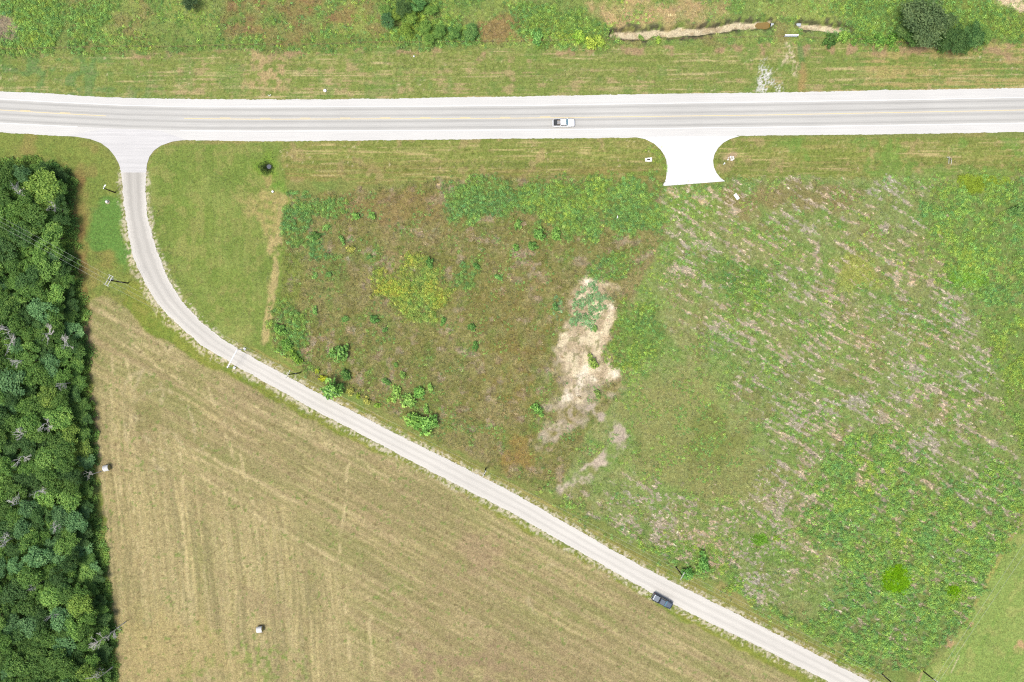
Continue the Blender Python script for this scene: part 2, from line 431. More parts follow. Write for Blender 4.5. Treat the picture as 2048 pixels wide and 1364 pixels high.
# --- south verge
Sv = ss(272, 278, PY) * (1 - ss(352, 372, PY + 6 * n20)) * ss(545, 560, PX)
put(Sv, (143, 154, 80)); put(Sv * ss(-0.2, 1.4, hs + 0.3 * n20) * 0.55, (176, 164, 102)); put(Sv * ss(0.4, 1.7, n3 + 0.4 * n8) * 0.3, (192, 180, 122)); put(Sv * ss(0.3, 1.5, -n3 + 0.4 * m8) * 0.4, (112, 124, 58)); put(Sv * ss(1.0, 1.9, N(2.2, 82, 1, 0.0, 26) + 0.4 * n60) * 0.8, (206, 188, 132)); put(Sv * ss(0.0, 1.4, hs2 + 0.6 * n60) * 0.65, (130, 146, 70)); put(Sv * ss(0.9, 1.9, m20) * 0.6, (184, 164, 116))
put(Sv * ss(318, 345, PY) * (1 - ss(1300, 1340, PX)) * ss(-0.8, 0.8, hs) * 0.5, (152, 138, 82))
put(Sv * ss(0.2, 1.2, m60 + 0.3 * n8) * ss(1500, 1600, PX) * 0.6, (120, 160, 74))
# --- lawns by the side road
LA = PM([(294, 345), (300, 312), (325, 290), (560, 284), (574, 392), (566, 480), (556, 560), (545, 650), (535, 690), (600, 745), (560, 735), (500, 706), (470, 690), (440, 672), (400, 638), (362, 598), (333, 548), (313, 498), (298, 440)], 4, 1.5)
put(LA, (138, 156, 78)); put(LA * ss(-0.4, 1.2, n60) * 0.8, (149, 162, 88)); put(LA * ss(0, 1.3, m60) * 0.6, (124, 148, 70)); put(LA * ss(0.1, 1.3, m20 + n8 * 0.4) * 0.5, (166, 164, 98))
put(LA * N(5, 21, 2, math.radians(88), 20).clip(0, 2) * 0.22, (120, 145, 66))
put(LM([(573, 388), (569, 470), (559, 560), (546, 640), (536, 692)], 3, 4, 0.8) * 0.85, (128, 154, 70)); put(LM([(562, 392), (559, 470), (549, 560), (538, 630), (532, 672)], 4.5, 5, 1.2) * ss(-1.6, 0.2, n20) * 0.9, (198, 182, 124)); put(LA * PM([(540, 470), (562, 475), (550, 600), (540, 690), (528, 690), (538, 580)], 5, 3) * ss(-1.0, 0.6, m20), (194, 178, 120))
put(LA * PM([(470, 392), (572, 385), (566, 470), (548, 480), (500, 440)], 12, 8) * (0.55 + 0.25 * n8), (188, 174, 112))
LB = PM([(130, 268), (160, 278), (200, 290), (226, 315), (240, 345), (243, 400), (250, 450), (262, 505), (300, 585), (332, 628), (372, 665), (455, 725), (440, 745), (300, 668), (238, 612), (170, 600), (150, 500), (150, 350), (100, 318), (-300, 312), (-300, 262)], 4, 2)
put(LB, (140, 153, 77)); put(LB * ss(-0.3, 1.2, n60) * 0.6, (156, 154, 88)); put(LB * ss(0.2, 1.4, m20) * 0.6, (126, 148, 72)); put(LB * ss(0.6, 1.5, m60) * 0.5, (166, 148, 92))
put(PM([(172, 415), (205, 395), (240, 400), (246, 470), (258, 520), (250, 530), (215, 515), (168, 490)], 9, 6) * 0.9, (112, 154, 74))
put(PM([(180, 500), (225, 512), (230, 545), (205, 540)], 8, 5) * 0.5, (168, 152, 90))
LV = PM([(262, 560), (300, 590), (332, 630), (372, 667), (455, 727), (512, 760), (640, 832), (768, 899), (900, 969), (1024, 1032), (1280, 1180), (1536, 1309), (1720, 1400), (1600, 1370), (1536, 1335), (1274, 1187), (1024, 1050), (862, 958), (712, 888), (520, 790), (440, 747), (300, 670), (238, 614)], 3, 2)
put(LV, (142, 152, 70)); put(LV * ss(-0.2, 1.3, ds) * 0.6, (160, 158, 84)); put(LV * ss(0.3, 1.5, m20) * 0.5, (122, 148, 64))
# verge above the lane: mown strip with straw coloured lines
UV_ = LM(SR_R[9:], 14, 5, 1.5); put(UV_, (148, 148, 80)); put(UV_ * ss(-0.2, 1.2, ds) * 0.7, (184, 170, 108)); put(UV_ * ss(0.2, 1.4, n20) * 0.6, (124, 150, 68))
# --- hay field
HF = PM(HAY, 5, 2.5)
wv0 = ss(-60, 160, (PY - 690) - (PX - 180) * 0.93 + 60 * n150)
put(HF, (171, 159, 110)); put(HF * (1 - wv0) * 0.8, (158, 153, 99)); put(HF * ss(-0.4, 1.4, n150) * 0.6, (160, 155, 100)); put(HF * ss(0, 1.4, m60) * 0.6, (176, 159, 114)); put(HF * ss(0.0, 1.4, n60) * 0.6, (148, 150, 92))
wv = ss(-60, 160, (PY - 690) - (PX - 180) * 0.93 + 60 * n150)       # 1 where lines run down the field
def lines(ang, period, w, seed):
    """pairs of wheel and windrow lines at a regular spacing, wandering a little"""
    u = (-PX * math.sin(ang) + PY * math.cos(ang)) + 5 * n150 + 1.2 * n60
    out = 0
    for off, g in ((0.22, 1.0), (0.52, 0.8), (0.80, 0.45)):
        out = out + g * np.exp(-(((u / period + off) % 1.0 - 0.5) * period / w) ** 2)
    return np.clip(out * np.clip(0.72 + 0.32 * N(34, seed, 2, ang, 7.0) + 0.12 * n20, 0, 1.2), 0, 1)
V1 = lines(math.radians(85), 40, 4.2, 70); V2 = lines(math.radians(85.5), 17, 2.2, 71); D1 = lines(RA, 46, 4.4, 72); D2 = lines(RA * 1.04, 19, 2.4, 73)
put(HF * wv * V1 * 1.0, (206, 190, 136)); put(HF * wv * V2 * 0.6, (200, 185, 130)); put(HF * wv * ss(0.1, 1.5, vsn + 0.25 * n8) * 0.6, (198, 184, 136)); put(HF * wv * ss(0.3, 1.6, vs2) * 0.5, (188, 174, 126)); put(HF * wv * np.clip(1 - 1.3 * V1, 0, 1) * ss(-0.2, 1.2, -vs2 + 0.5 * n20) * 0.55, (152, 144, 104)); put(HF * wv * ss(0.3, 1.5, -vsn + 0.3 * n20) * 0.4, (146, 138, 96))
put(HF * (1 - wv) * D1 * 0.85, (204, 187, 134)); put(HF * (1 - wv) * D2 * 0.55, (196, 182, 134)); put(HF * (1 - wv) * ss(0.1, 1.4, ds + 0.3 * n8) * 0.6, (200, 184, 136)); put(HF * (1 - wv) * ss(0.1, 1.4, -ds + 0.4 * n20) * 0.5, (148, 144, 92)); put(HF * (1 - wv) * ss(0.0, 1.3, ds2) * 0.6, (148, 150, 92)); put(HF * (1 - wv) * ss(0.3, 1.6, -ds2 + 0.3 * m20) * 0.45, (168, 148, 112))
put(HF * ss(0.4, 1.5, m150 + 0.5 * ds2) * 0.4, (168, 149, 112)); put(HF * ss(0.7, 2.0, n3 + 0.3 * n8) * 0.2, (200, 186, 144)); put(HF * ss(0.7, 2.0, -n3 + 0.3 * m8) * 0.2, (138, 130, 86))
for cx, cy, r, w in ((285, 790, 42, 3.5), (335, 905, 34, 3.5), (320, 860, 70, 3), (360, 800, 95, 3.5), (1095, 1180, 46, 4), (820, 1290, 26, 3)):
    rr = np.sqrt((PX - cx) ** 2 + ((PY - cy) * 0.85) ** 2) + 2 * n20
    put(HF * np.exp(-((rr - r) / w) ** 2) * ss(-0.3, 0.9, n20 + 0.5 * m60) * 0.6, (204, 190, 146))
for pts in ([(330, 700), (470, 790), (640, 880), (800, 970)], [(390, 900), (470, 940), (600, 1010)], [(410, 760), (440, 830), (470, 930)], [(180, 760), (196, 860), (205, 960)], [(700, 900), (690, 1000), (676, 1130)], [(690, 1180), (700, 1364)], [(740, 1230), (745, 1364)], [(470, 690), (380, 660)], [(176, 640), (196, 622), (230, 640), (300, 700), (360, 740)], [(180, 680), (215, 650), (300, 720), (420, 800), (560, 870)], [(430, 700), (452, 780), (470, 860), (492, 960), (520, 1040)], [(250, 720), (262, 800), (255, 880), (262, 1000), (275, 1120)], [(225, 700), (222, 800), (235, 900), (240, 1010)], [(360, 905), (365, 1000), (368, 1120)], [(400, 950), (470, 1000), (560, 1060), (700, 1140)]):
    put(HF * LM(pts, 1.4, 3.5, 1.5) * ss(-1.0, 0.5, n20) * 0.75, (208, 192, 142))
put(HF * PM([(800, 1270), (900, 1310), (1000, 1300), (1100, 1364), (780, 1364)], 22, 14) * (0.5 + 0.25 * n20), (166, 146, 112))
put(HF * PM([(260, 800), (320, 800), (325, 850), (270, 855)], 10, 7) * 0.6, (148, 145, 92))
put(HF * PM([(900, 1050), (1000, 1075), (990, 1150), (940, 1140)], 16, 8) * 0.6, (180, 155, 122))
put(HF * PM([(490, 1265), (560, 1290), (640, 1364), (350, 1364), (360, 1240)], 30, 15) * ss(0.1, 1.0, n8 + 0.5 * m20) * 0.8, (142, 158, 84))
put(HF * PM([(240, 1230), (430, 1240), (520, 1364), (236, 1364)], 30, 15) * 0.5, (194, 176, 120))
put(LM([(174, 640), (172, 720), (180, 800), (190, 860)], 5, 8, 2) * 0.8, (166, 142, 108))
put(HF * ss(1.6, 2.2, n8 + 0.4 * n3) * 0.7, (128, 150, 76)); put(HF * ss(2.0, 2.6, m8 + 0.4 * n3) * 0.6, (128, 112, 78))
# ground under the wood
FO = PM(FOREST, 8, 4)
put(FO, (112, 112, 66)); put(FO * ss(0, 1, n20) * 0.6, (98, 122, 60))
put(LM([(158, 350), (160, 500), (172, 640)], 4, 9, 3) * (0.6 + 0.3 * n20), (146, 128, 78)); put(LM([(176, 740), (188, 850), (196, 950), (205, 1100), (222, 1250), (232, 1364)], 3, 7, 3) * (0.5 + 0.4 * n20), (132, 148, 66))
# --- weed field, west
WW = PM(WEEDW, 5, 4)
put(WW, (150, 148, 90)); put(WW * ss(-0.4, 1.2, n60) * 0.8, (138, 140, 76)); put(WW * ss(0, 1.2, m60) * 0.55, (162, 150, 102)); put(WW * ss(0.3, 1.4, m20) * 0.4, (154, 138, 90)); put(WW * ss(0.0, 1.3, n20) * 0.6, (128, 142, 70)); put(WW * ss(0.3, 1.4, N(34, 61, 3)) * 0.4, (138, 132, 72)); put(WW * ss(0.6, 1.6, N(30, 62, 3)) * 0.6, (122, 146, 70))
put(WW * ss(1.0, 1.9, m20 + 0.4 * n8) * 0.7, (186, 168, 142)); put(WW * ss(0.5, 1.6, n8) * 0.4, (118, 126, 66)); put(WW * ss(0.3, 1.5, n3) * 0.4, (178, 162, 112)); put(WW * ss(0.4, 1.6, -n3 + 0.3 * m8) * 0.35, (112, 108, 58))
put(WW * PM([(600, 395), (780, 385), (880, 400), (890, 440), (760, 440), (640, 430)], 14, 10) * 0.5, (156, 132, 86))
put(WW * PM([(560, 500), (600, 520), (610, 600), (560, 620)], 10, 6) * 0.6, (134, 152, 66)); put(WW * PM([(545, 520), (565, 500), (560, 620), (545, 660)], 5, 4) * 0.7, (128, 156, 70))
put(WW * PM([(1000, 900), (1060, 870), (1070, 920), (1020, 940)], 10, 8) * 0.6, (170, 138, 80))
put(WW * PM([(940, 560), (1110, 540), (1110, 700), (1040, 840), (960, 780)], 25, 15) * ss(-0.5, 1, n20) * 0.5, (148, 130, 76))
put(WW * PM([(980, 690), (1080, 640), (1090, 760), (1000, 820)], 25, 15) * ss(-0.5, 1, m20) * 0.5, (140, 126, 62))
# --- weed field, east
WE = PM(WEEDE, 5, 4)
put(WE, (146, 162, 94)); put(WE * ss(-0.3, 1.2, n60) * 0.6, (160, 160, 102)); put(WE * ss(0.1, 1.3, m60) * 0.6, (138, 163, 86)); put(WE * ss(0.4, 1.6, n20) * 0.45, (160, 150, 100)); put(WE * ss(0.2, 1.5, N(24, 63, 3, math.radians(31), 2.5)) * 0.6, (122, 158, 74)); put(WE * ss(0.5, 1.5, N(40, 64, 3)) * 0.5, (150, 140, 90))
LOWER_R = [(1640, 920), (1720, 860), (1800, 890), (1900, 960), (2010, 940), (2060, 1000), (2000, 1095), (1925, 1235), (1880, 1280), (1800, 1300), (1660, 1240), (1600, 1120), (1600, 1030)]
RW = math.radians(31)
ur = (-PX * math.sin(RW) + PY * math.cos(RW)) + 4 * n150 + 1.5 * n60
ul = PX * math.cos(RW) + PY * math.sin(RW)
rw1 = np.exp(-((((ur / 23.0) % 1.0) - 0.5) * 23.0 / 3.4) ** 2) + 0.55 * np.exp(-((((ur / 23.0 + 0.47) % 1.0) - 0.5) * 23.0 / 2.6) ** 2)
rows = 3.0 * rw1 - 1.35 + 0.75 * N(7, 31, 2, RW, 2.2) + 0.5 * N(3.2, 34, 1); rows2 = N(9, 32, 2, math.radians(30), 4.0); brk = N(16, 33, 2)
debris = 0.55 * PM(LOWER_R, 20, 9) + PM([(1330, 400), (1480, 380), (1760, 365), (1850, 380), (1870, 520), (1960, 640), (2000, 760), (2010, 880), (1960, 1000), (1880, 1050), (1750, 1010), (1690, 900), (1600, 1020), (1620, 1150), (1500, 1180), (1380, 1120), (1200, 1010), (1260, 960), (1480, 1010), (1540, 900), (1460, 700), (1360, 640)], 25, 12)
debris = np.clip(debris + 0.9 * PM([(1120, 975), (1260, 985), (1480, 1020), (1560, 960), (1620, 1060), (1600, 1180), (1500, 1200), (1400, 1130), (1250, 1060)], 22, 12) + 0.8 * PM([(1930, 870), (2000, 860), (2030, 930), (1980, 1080), (1900, 1060), (1950, 970)], 14, 10), 0, 1)
free = PM([(1200, 985), (1480, 1020), (1560, 960), (1620, 1060), (1600, 1180), (1500, 1200), (1400, 1130), (1250, 1060)], 22, 12)
DEB = (debris * ss(0.35, 1.2, rows * 0.75 * (1 - 0.6 * free) + 0.25 * n8 + 0.45 * brk + 0.3 * m60 + free * (0.35 + 0.7 * N(3.2, 35, 1)))).astype(np.float32)
put(WE * ss(0.3, 1.6, n3 + 0.3 * n8) * 0.35, (170, 176, 120)); put(WE * ss(0.4, 1.6, -n3 + 0.3 * m8) * 0.35, (104, 122, 60)); put(WE * DEB * 0.68, (178, 168, 148)); put(WE * DEB * ss(0.0, 1.1, n3 + 0.5 * n8) * 0.55, (204, 193, 180)); put(WE * ss(0.6, 1.5, rows2) * debris * 0.6, (120, 156, 72))
put(WE * PM([(1250, 780), (1380, 740), (1480, 860), (1540, 1000), (1440, 1020), (1260, 930)], 25, 15) * 0.8, (156, 159, 96)); put(WE * PM([(1380, 880), (1440, 800), (1460, 850), (1480, 900), (1420, 930), (1390, 960)], 14, 12) * 0.6, (126, 138, 70))
put(WE * PM([(1670, 510), (1740, 500), (1760, 560), (1720, 590), (1680, 570)], 14, 8) * 0.8, (166, 170, 84)); put(WE * PM([(1980, 510), (2030, 520), (2030, 580), (1990, 570)], 14, 8) * 0.8, (176, 172, 104))
put(WE * PM([(1440, 390), (1560, 375), (1740, 370), (1700, 420), (1560, 415), (1470, 430)], 12, 8) * 0.75, (152, 138, 92))
put(PM([(1325, 375), (1450, 366), (1440, 400), (1420, 440), (1340, 420)], 10, 6) * 0.6, (138, 162, 76))
for x, y, r in ((1347, 388, 10), (1378, 378, 9), (1392, 388, 12), (1420, 384, 6), (1405, 404, 6)):
    put(blob(x, y, r, r * 0.8, 0.5, 0.5) * 0.9, (222, 196, 152))
# --- bare sand
SAND = PM([(1163, 546), (1176, 552), (1190, 566), (1222, 590), (1238, 611), (1230, 640), (1208, 664), (1200, 698), (1222, 718), (1249, 734), (1236, 764), (1200, 764), (1176, 778), (1162, 800), (1142, 820), (1112, 810), (1120, 770), (1126, 722), (1116, 690), (1132, 655), (1146, 640), (1138, 612), (1152, 580)], 14, 10)
SA2 = np.maximum(PM([(1112, 690), (1140, 660), (1200, 690), (1215, 740), (1190, 800), (1165, 840), (1130, 880), (1090, 875), (1095, 830), (1108, 790)], 16, 12) * 0.75, LM([(1180, 820), (1222, 842), (1240, 872), (1228, 905), (1190, 935), (1140, 966), (1120, 976)], 5, 9, 5))
put(SA2 * ss(-1.9, 0.2, n20 + 0.3 * n8) * 0.95, (204, 188, 166)); put(SAND * 0.9, (204, 184, 150)); put(SAND ** 2 * ss(-1.0, 1.0, n20), (236, 220, 182))
for x, y, r in ((1132, 802, 14), (1165, 765, 16), (1172, 572, 10), (1232, 742, 14), (1165, 740, 12), (1225, 620, 8)): put(blob(x, y, r, r, 0.7, 0.6) * 0.9, (252, 240, 212))
put(SAND * ss(1.1, 1.7, n8 + 0.3 * n3) * 0.7, (150, 148, 100))
# --- south-east lawn
SL = PM(LAWNSE, 4, 2.5)
put(SL, (150, 172, 92)); put(SL * ss(-0.3, 1.3, n150) * 0.7, (164, 178, 102)); put(SL * ss(0.1, 1.4, N(10, 41, 2, math.radians(-58), 14)) * 0.5, (130, 166, 78)); put(SL * ss(0.3, 1.5, m20) * 0.5, (176, 178, 108))
for x, y, r in ((1945, 1246, 5), (1895, 1288, 9), (2040, 1290, 14)): put(blob(x, y, r, r, 0.5, 0.4) * 0.9, (206, 170, 128))
put(LM([(2045, 1032), (1930, 1240)], 2, 4, 1) * 0.6, (190, 176, 104)); put(LM([(1917, 1311), (1902, 1345)], 0.6, 1.4) * 0.9, (205, 198, 150)); put(LM([(1845, 1346), (1838, 1364)], 1.2, 2.5, 1) * 0.8, (190, 172, 122))
GREEN = [(104, 158, 84), (122, 168, 86), (92, 146, 84), (134, 172, 84)]
YGREEN = [(134, 170, 72), (148, 176, 76), (120, 162, 72), (108, 154, 76)]
YELLOW = [(158, 172, 76), (166, 174, 80), (144, 168, 76), (168, 168, 80)]
BLUE = [(102, 150, 96), (120, 166, 112), (92, 140, 84), (138, 178, 132)]
BRIGHT = [(118, 168, 16), (132, 176, 20), (104, 156, 14)]
WF = 2.25
PATCH = [
 ('weed_patch', 'large dense green weed thicket left of the white driveway', [(1010, 385), (1040, 365), (1120, 355), (1200, 352), (1290, 358), (1320, 385), (1325, 440), (1290, 470), (1240, 455), (1200, 468), (1160, 470), (1120, 455), (1080, 430), (1020, 415)], 3.2, GREEN + GREEN + YGREEN, 1.0),
 ('weed_patch', 'green weed patch left of the large dense thicket, with brown gaps', [(890, 365), (960, 360), (1010, 372), (1012, 410), (985, 425), (940, 445), (915, 430), (890, 400)], 2.3, GREEN, 0.95),
 ('weed_patch', 'leafy green weed patch in the corner beside the mown lawn', [(574, 395), (640, 392), (682, 402), (672, 425), (640, 430), (620, 445), (605, 480), (572, 482)], 2.8, GREEN, 0.95),
 ('weed_patch', 'dark green weed patch below the leafy corner patch', [(605, 480), (640, 472), (672, 500), (662, 520), (620, 512)], 2.8, GREEN[:3], 0.95),
 ('weed_patch', 'yellow-green weed patch standing alone in the brown weeds', [(742, 562), (760, 545), (772, 530), (786, 565), (805, 540), (820, 515), (850, 530), (875, 545), (897, 565), (882, 610), (870, 632), (800, 627), (785, 605), (765, 600), (745, 585)], 4.6, YELLOW + YGREEN, 1.0),
 ('weed_patch', 'green weed patch touching the right of the yellow-green one', [(905, 555), (930, 540), (955, 530), (962, 560), (930, 582), (905, 575)], 2.6, GREEN, 0.9),
 ('weed_patch', 'leafy weeds along the lawn boundary above the lane', [(556, 622), (585, 610), (595, 650), (605, 700), (622, 742), (590, 715), (552, 690), (545, 670)], 2.6, GREEN + YGREEN, 0.95),
 ('weed_patch', 'weed patch on the right rim of the bare sand', [(1240, 640), (1270, 600), (1300, 590), (1315, 640), (1325, 690), (1310, 735), (1270, 735), (1225, 715), (1215, 690)], 2.2, GREEN + YGREEN, 0.85),
 ('weed_patch', 'green weed patch just above the bare sand', [(1168, 535), (1200, 510), (1240, 500), (1262, 520), (1230, 555), (1200, 575), (1172, 558)], 2.2, YGREEN + GREEN, 0.85),
 ('weed_patch', 'green weed patch in the middle of the straw-littered field', [(1400, 545), (1470, 522), (1540, 532), (1562, 570), (1530, 620), (1480, 612), (1450, 580), (1405, 570)], 2.0, GREEN + YGREEN, 0.9),
 ('weed_patch', 'broad bright weed mass at the right side below the highway', [(1850, 385), (1960, 362), (2260, 350), (2260, 640), (2040, 640), (2000, 640), (1960, 600), (1890, 580), (1880, 500), (1850, 440)], 2.2, YGREEN + GREEN, 0.95),
 ('weed_patch', 'weed band along the right picture edge at mid height', [(1975, 640), (2260, 610), (2260, 820), (2048, 900), (2010, 840), (1990, 740)], 2.0, YGREEN + YELLOW[2:3], 0.95),
 ('weed_patch', 'largest weed mass filling the lower right of the field', [(1640, 920), (1720, 860), (1800, 890), (1900, 960), (2010, 940), (2060, 1000), (2000, 1095), (1925, 1235), (1880, 1302), (1830, 1332), (1740, 1332), (1640, 1275), (1560, 1220), (1640, 1235), (1700, 1150), (1660, 1090), (1600, 1030)], 2.7, GREEN + YGREEN + GREEN, 1.0),
 ('weed_patch', 'strip of roadside weeds along the upper side of the lane', [(1085, 985), (1180, 1032), (1300, 1095), (1400, 1110), (1480, 1180), (1560, 1225), (1640, 1270), (1740, 1335), (1600, 1262), (1450, 1178), (1300, 1104), (1180, 1040)], 2.4, YGREEN + YELLOW[2:3] + GREEN, 0.9),
 ('weed_patch', 'leafy thicket undergrowth beyond the highway, left of centre', [(755, 5), (800, -10), (870, -10), (880, 40), (920, 45), (955, 60), (950, 88), (860, 90), (800, 80), (760, 60)], 3.0, YGREEN + GREEN, 1.1),
 ('weed_patch', 'weedy thicket at the left end of the sandy ditch', [(1010, 20), (1060, 5), (1120, 20), (1180, 40), (1230, 55), (1232, 86), (1150, 86), (1060, 80), (1015, 60)], 2.4, GREEN + YGREEN, 1.0),
 ('weed_patch', 'rounded bright weed mass in the top left corner', [(15, 10), (60, -10), (130, -10), (138, 40), (120, 85), (60, 95), (25, 70)], 3.0, YGREEN + GREEN, 1.0),
 ('weed_patch', 'narrow green weed patch right of the top left corner mass', [(168, 20), (215, 0), (228, 40), (190, 90), (165, 100), (150, 80)], 2.4, GREEN, 0.95),
 ('weed_patch', 'weeds growing along the fence left of centre', [(180, 92), (560, 78), (760, 62), (770, 90), (560, 95), (180, 104)], 1.1, GREEN + YGREEN, 0.8),
 ('weed_patch', 'weed mass right of the sandy ditch around the large tree', [(1640, -10), (1990, -10), (2010, 40), (2060, 30), (2260, 30), (2260, 60), (2020, 78), (1960, 92), (1840, 90), (1700, 84), (1650, 70), (1700, 50), (1680, 35)], 2.2, YGREEN + GREEN, 1.0),
 ('weed_patch', 'row of dark low weeds at the left end of the fence', [(-150, 88), (0, 86), (60, 90), (110, 95), (110, 106), (-150, 100)], 2.6, GREEN, 0.9),
 ('weed_patch', 'green weeds along the lower edge of the white driveway', [(1322, 374), (1380, 370), (1450, 364), (1500, 362), (1500, 372), (1400, 382), (1340, 388)], 2.6, BLUE + GREEN, 0.6),
 ('weed_patch', 'tall weeds spilling over the left side of the white driveway', [(1300, 296), (1318, 300), (1332, 318), (1333, 338), (1322, 340), (1308, 320)], 2.4, YGREEN, 0.7),
]
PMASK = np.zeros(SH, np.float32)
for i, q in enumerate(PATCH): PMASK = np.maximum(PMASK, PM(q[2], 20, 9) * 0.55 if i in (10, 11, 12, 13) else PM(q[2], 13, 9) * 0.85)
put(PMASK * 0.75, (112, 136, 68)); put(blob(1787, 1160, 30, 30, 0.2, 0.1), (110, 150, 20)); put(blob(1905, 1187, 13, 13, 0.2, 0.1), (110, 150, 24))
# --- gravel washed out beside the lane
dl = np.minimum(1 - LM(SR_L, 0, 19), 1 - LM(SR_R[1:], 0, 14))
grav = (1 - ss(0.0, 1.0, dl + 0.22 * n8 + 0.14 * n20 - 0.05 * n3)) * (1 - ss(0.7, 0.98, dl)) * ss(338, 348, PY)
wide = LM([(262, 505), (300, 585), (335, 632), (400, 690), (470, 730)], 9, 9, 2)
put(np.clip(grav * ss(-0.6, 0.9, n3 + 0.5 * n8) * 1.3, 0, 1) * 0.85, (222, 212, 182)); put(wide * ss(-0.2, 0.9, n3 + 0.6 * m8) * 0.8, (218, 206, 168))
# --- chalky rubble by the field gate
RUB = PM([(1512, 146), (1530, 136), (1550, 128), (1558, 148), (1566, 180), (1510, 184)], 9, 8)
put(RUB * ss(-0.1, 0.6, N(2.3, 91, 1) + 0.5 * n20), (230, 228, 218)); put(PM([(1572, 82), (1580, 82), (1592, 130), (1594, 160), (1586, 156), (1582, 120), (1560, 132), (1570, 118)], 4, 3) * ss(-0.7, 0.5, n3 + 0.4 * n8), (218, 204, 164))
put(LM([(1604, 92), (1606, 140)], 4, 6, 3) * 0.7, (104, 148, 78)); put(PM([(1606, 130), (1622, 140), (1610, 180), (1598, 176)], 5, 4) * 0.6, (192, 156, 106))
put(blob(1462, 314, 11, 6, 0.6, 0.6) * 0.8, (198, 172, 138))
# --- ditch with sandy bed
BED1 = [(1228, 66), (1290, 64), (1360, 60), (1420, 56), (1480, 49), (1520, 46), (1540, 47)]
BED2 = [(1604, 47), (1640, 51), (1665, 56), (1700, 61)]
bed = np.maximum(LM(BED1, 5.5, 2, 1.6), LM(BED2, 4, 2, 1.4)); bank = np.maximum(LM(BED1, 11, 8, 3), LM(BED2, 10, 7, 3))
put(bank * ss(-0.8, 0.5, m8 + 0.5 * n20) * 0.85, (96, 92, 76)); put(bed, (228, 214, 178)); put(bed * ss(0.4, 1.4, n8) * 0.6, (190, 168, 130))
pudd = blob(1530, 49, 13, 8, 0.35, 0.1); put(pudd, (150, 115, 40))
# --- wet hollow in the verge
hol = np.sqrt((PX - 535) ** 2 + (PY - 332) ** 2)
put((1 - ss(14, 34, hol + 4 * n20)) * 0.8, (128, 160, 62)); put(1 - ss(7, 15, hol + 2 * n20), (66, 80, 42))
put(PM([(525, 352), (550, 352), (545, 370), (538, 380)], 4, 3) * 0.7, (186, 166, 110)); put(blob(558, 378, 14, 12) * 0.7, (120, 162, 66))
# scuffed tread of paler specks over mown ground
spk = ss(2.1, 2.7, N(3.0, 55, 1) + 0.3 * n20) * np.maximum(Nv, Sv) * 0.8; put(spk, (214, 200, 158))

far_ = ss(20, 90, np.maximum(np.abs(GX) - 155, np.abs(GY) - 110))[..., None]
C = (C * (1 - far_) + (alb(146, 152, 86).astype(np.float32) * (1 + 0.06 * np.clip(m150, -2, 2))[..., None]) * far_).astype(np.float32)
# heights
road_free = (1 - LM(HW_C, 62, 45)) * (1 - LM([((a[0] + b[0]) / 2, (a[1] + b[1]) / 2) for a, b in zip(SR_L, SR_R)], 24, 30))
Z = -0.03 + 0.10 * np.clip(n60, -2, 2) * road_free + 0.22 * np.clip(m150, -2, 2) * road_free
drv = PM(DRIVE, 10, 0, 8); jn = PM(JUNC, 12, 0, 6)
sw = np.exp(-((PY - 318) / 16) ** 2) * ss(560, 640, PX); Z = Z - 0.55 * sw * (1 - ss(0.0, 0.6, drv))
Z = Z * (1 - drv) + (-0.06) * drv; Z = Z * (1 - jn) + (-0.06) * jn
dit = np.maximum(LM(BED1, 6, 7, 1.6), LM(BED2, 5, 6, 1.4)); Z = Z - 1.5 * dit
Z = Z - 1.7 * np.exp(-(hol / 10) ** 2)
Z = np.where(np.hypot(GX, GY) > 260, np.minimum(Z, -0.03), Z).astype(np.float32)

def lut(A, px, py):
    ix = np.clip(((np.asarray(px) - 1024) * S + UX) / DX + ox, 0, SH[1] - 1).astype(int)
    iy = np.clip(((682 - np.asarray(py)) * S + UY) / DX + oy, 0, SH[0] - 1).astype(int)
    return A[iy, ix]
def gz(px, py): return float(lut(Z, px, py))

ny, nx = SH
idx = np.arange(nx * ny, dtype=np.int32).reshape(ny, nx)
quads = np.stack([idx[:-1, :-1], idx[:-1, 1:], idx[1:, 1:], idx[1:, :-1]], -1).reshape(-1, 4)
gm = np_mesh('ground', np.stack([GX, GY, Z], -1).reshape(-1, 3), quads, True)
ca = gm.color_attributes.new('albedo', 'FLOAT_COLOR', 'POINT')
ca.data.foreach_set('color', np.concatenate([np.clip(C, 0, 0.85), np.ones(SH + (1,), np.float32)], -1).astype(np.float32).ravel())
tag(link('ground', gm, M_ground), kind='structure')

# ------------------------------------------------------------------ roads
def resample(pts, step):
    pts = np.array(pts, float); d = np.r_[0, np.cumsum(np.hypot(*np.diff(pts, axis=0).T))]
    # smooth the corners of the outline a little
    n = max(int(d[-1] / step), 2); t = np.linspace(0, d[-1], n)
    x = np.interp(t, d, pts[:, 0]); y = np.interp(t, d, pts[:, 1])
    k = max(int(14 / step), 1)
    if n > 6 * k:
        ker = np.hanning(2 * k + 3)[1:-1]; ker /= ker.sum()
        xp = np.r_[2 * x[0] - x[k:0:-1], x, 2 * x[-1] - x[-2:-k - 2:-1]]; yp = np.r_[2 * y[0] - y[k:0:-1], y, 2 * y[-1] - y[-2:-k - 2:-1]]
        x = np.convolve(xp, ker, 'valid'); y = np.convolve(yp, ker, 'valid')
    return np.stack([x, y], -1)

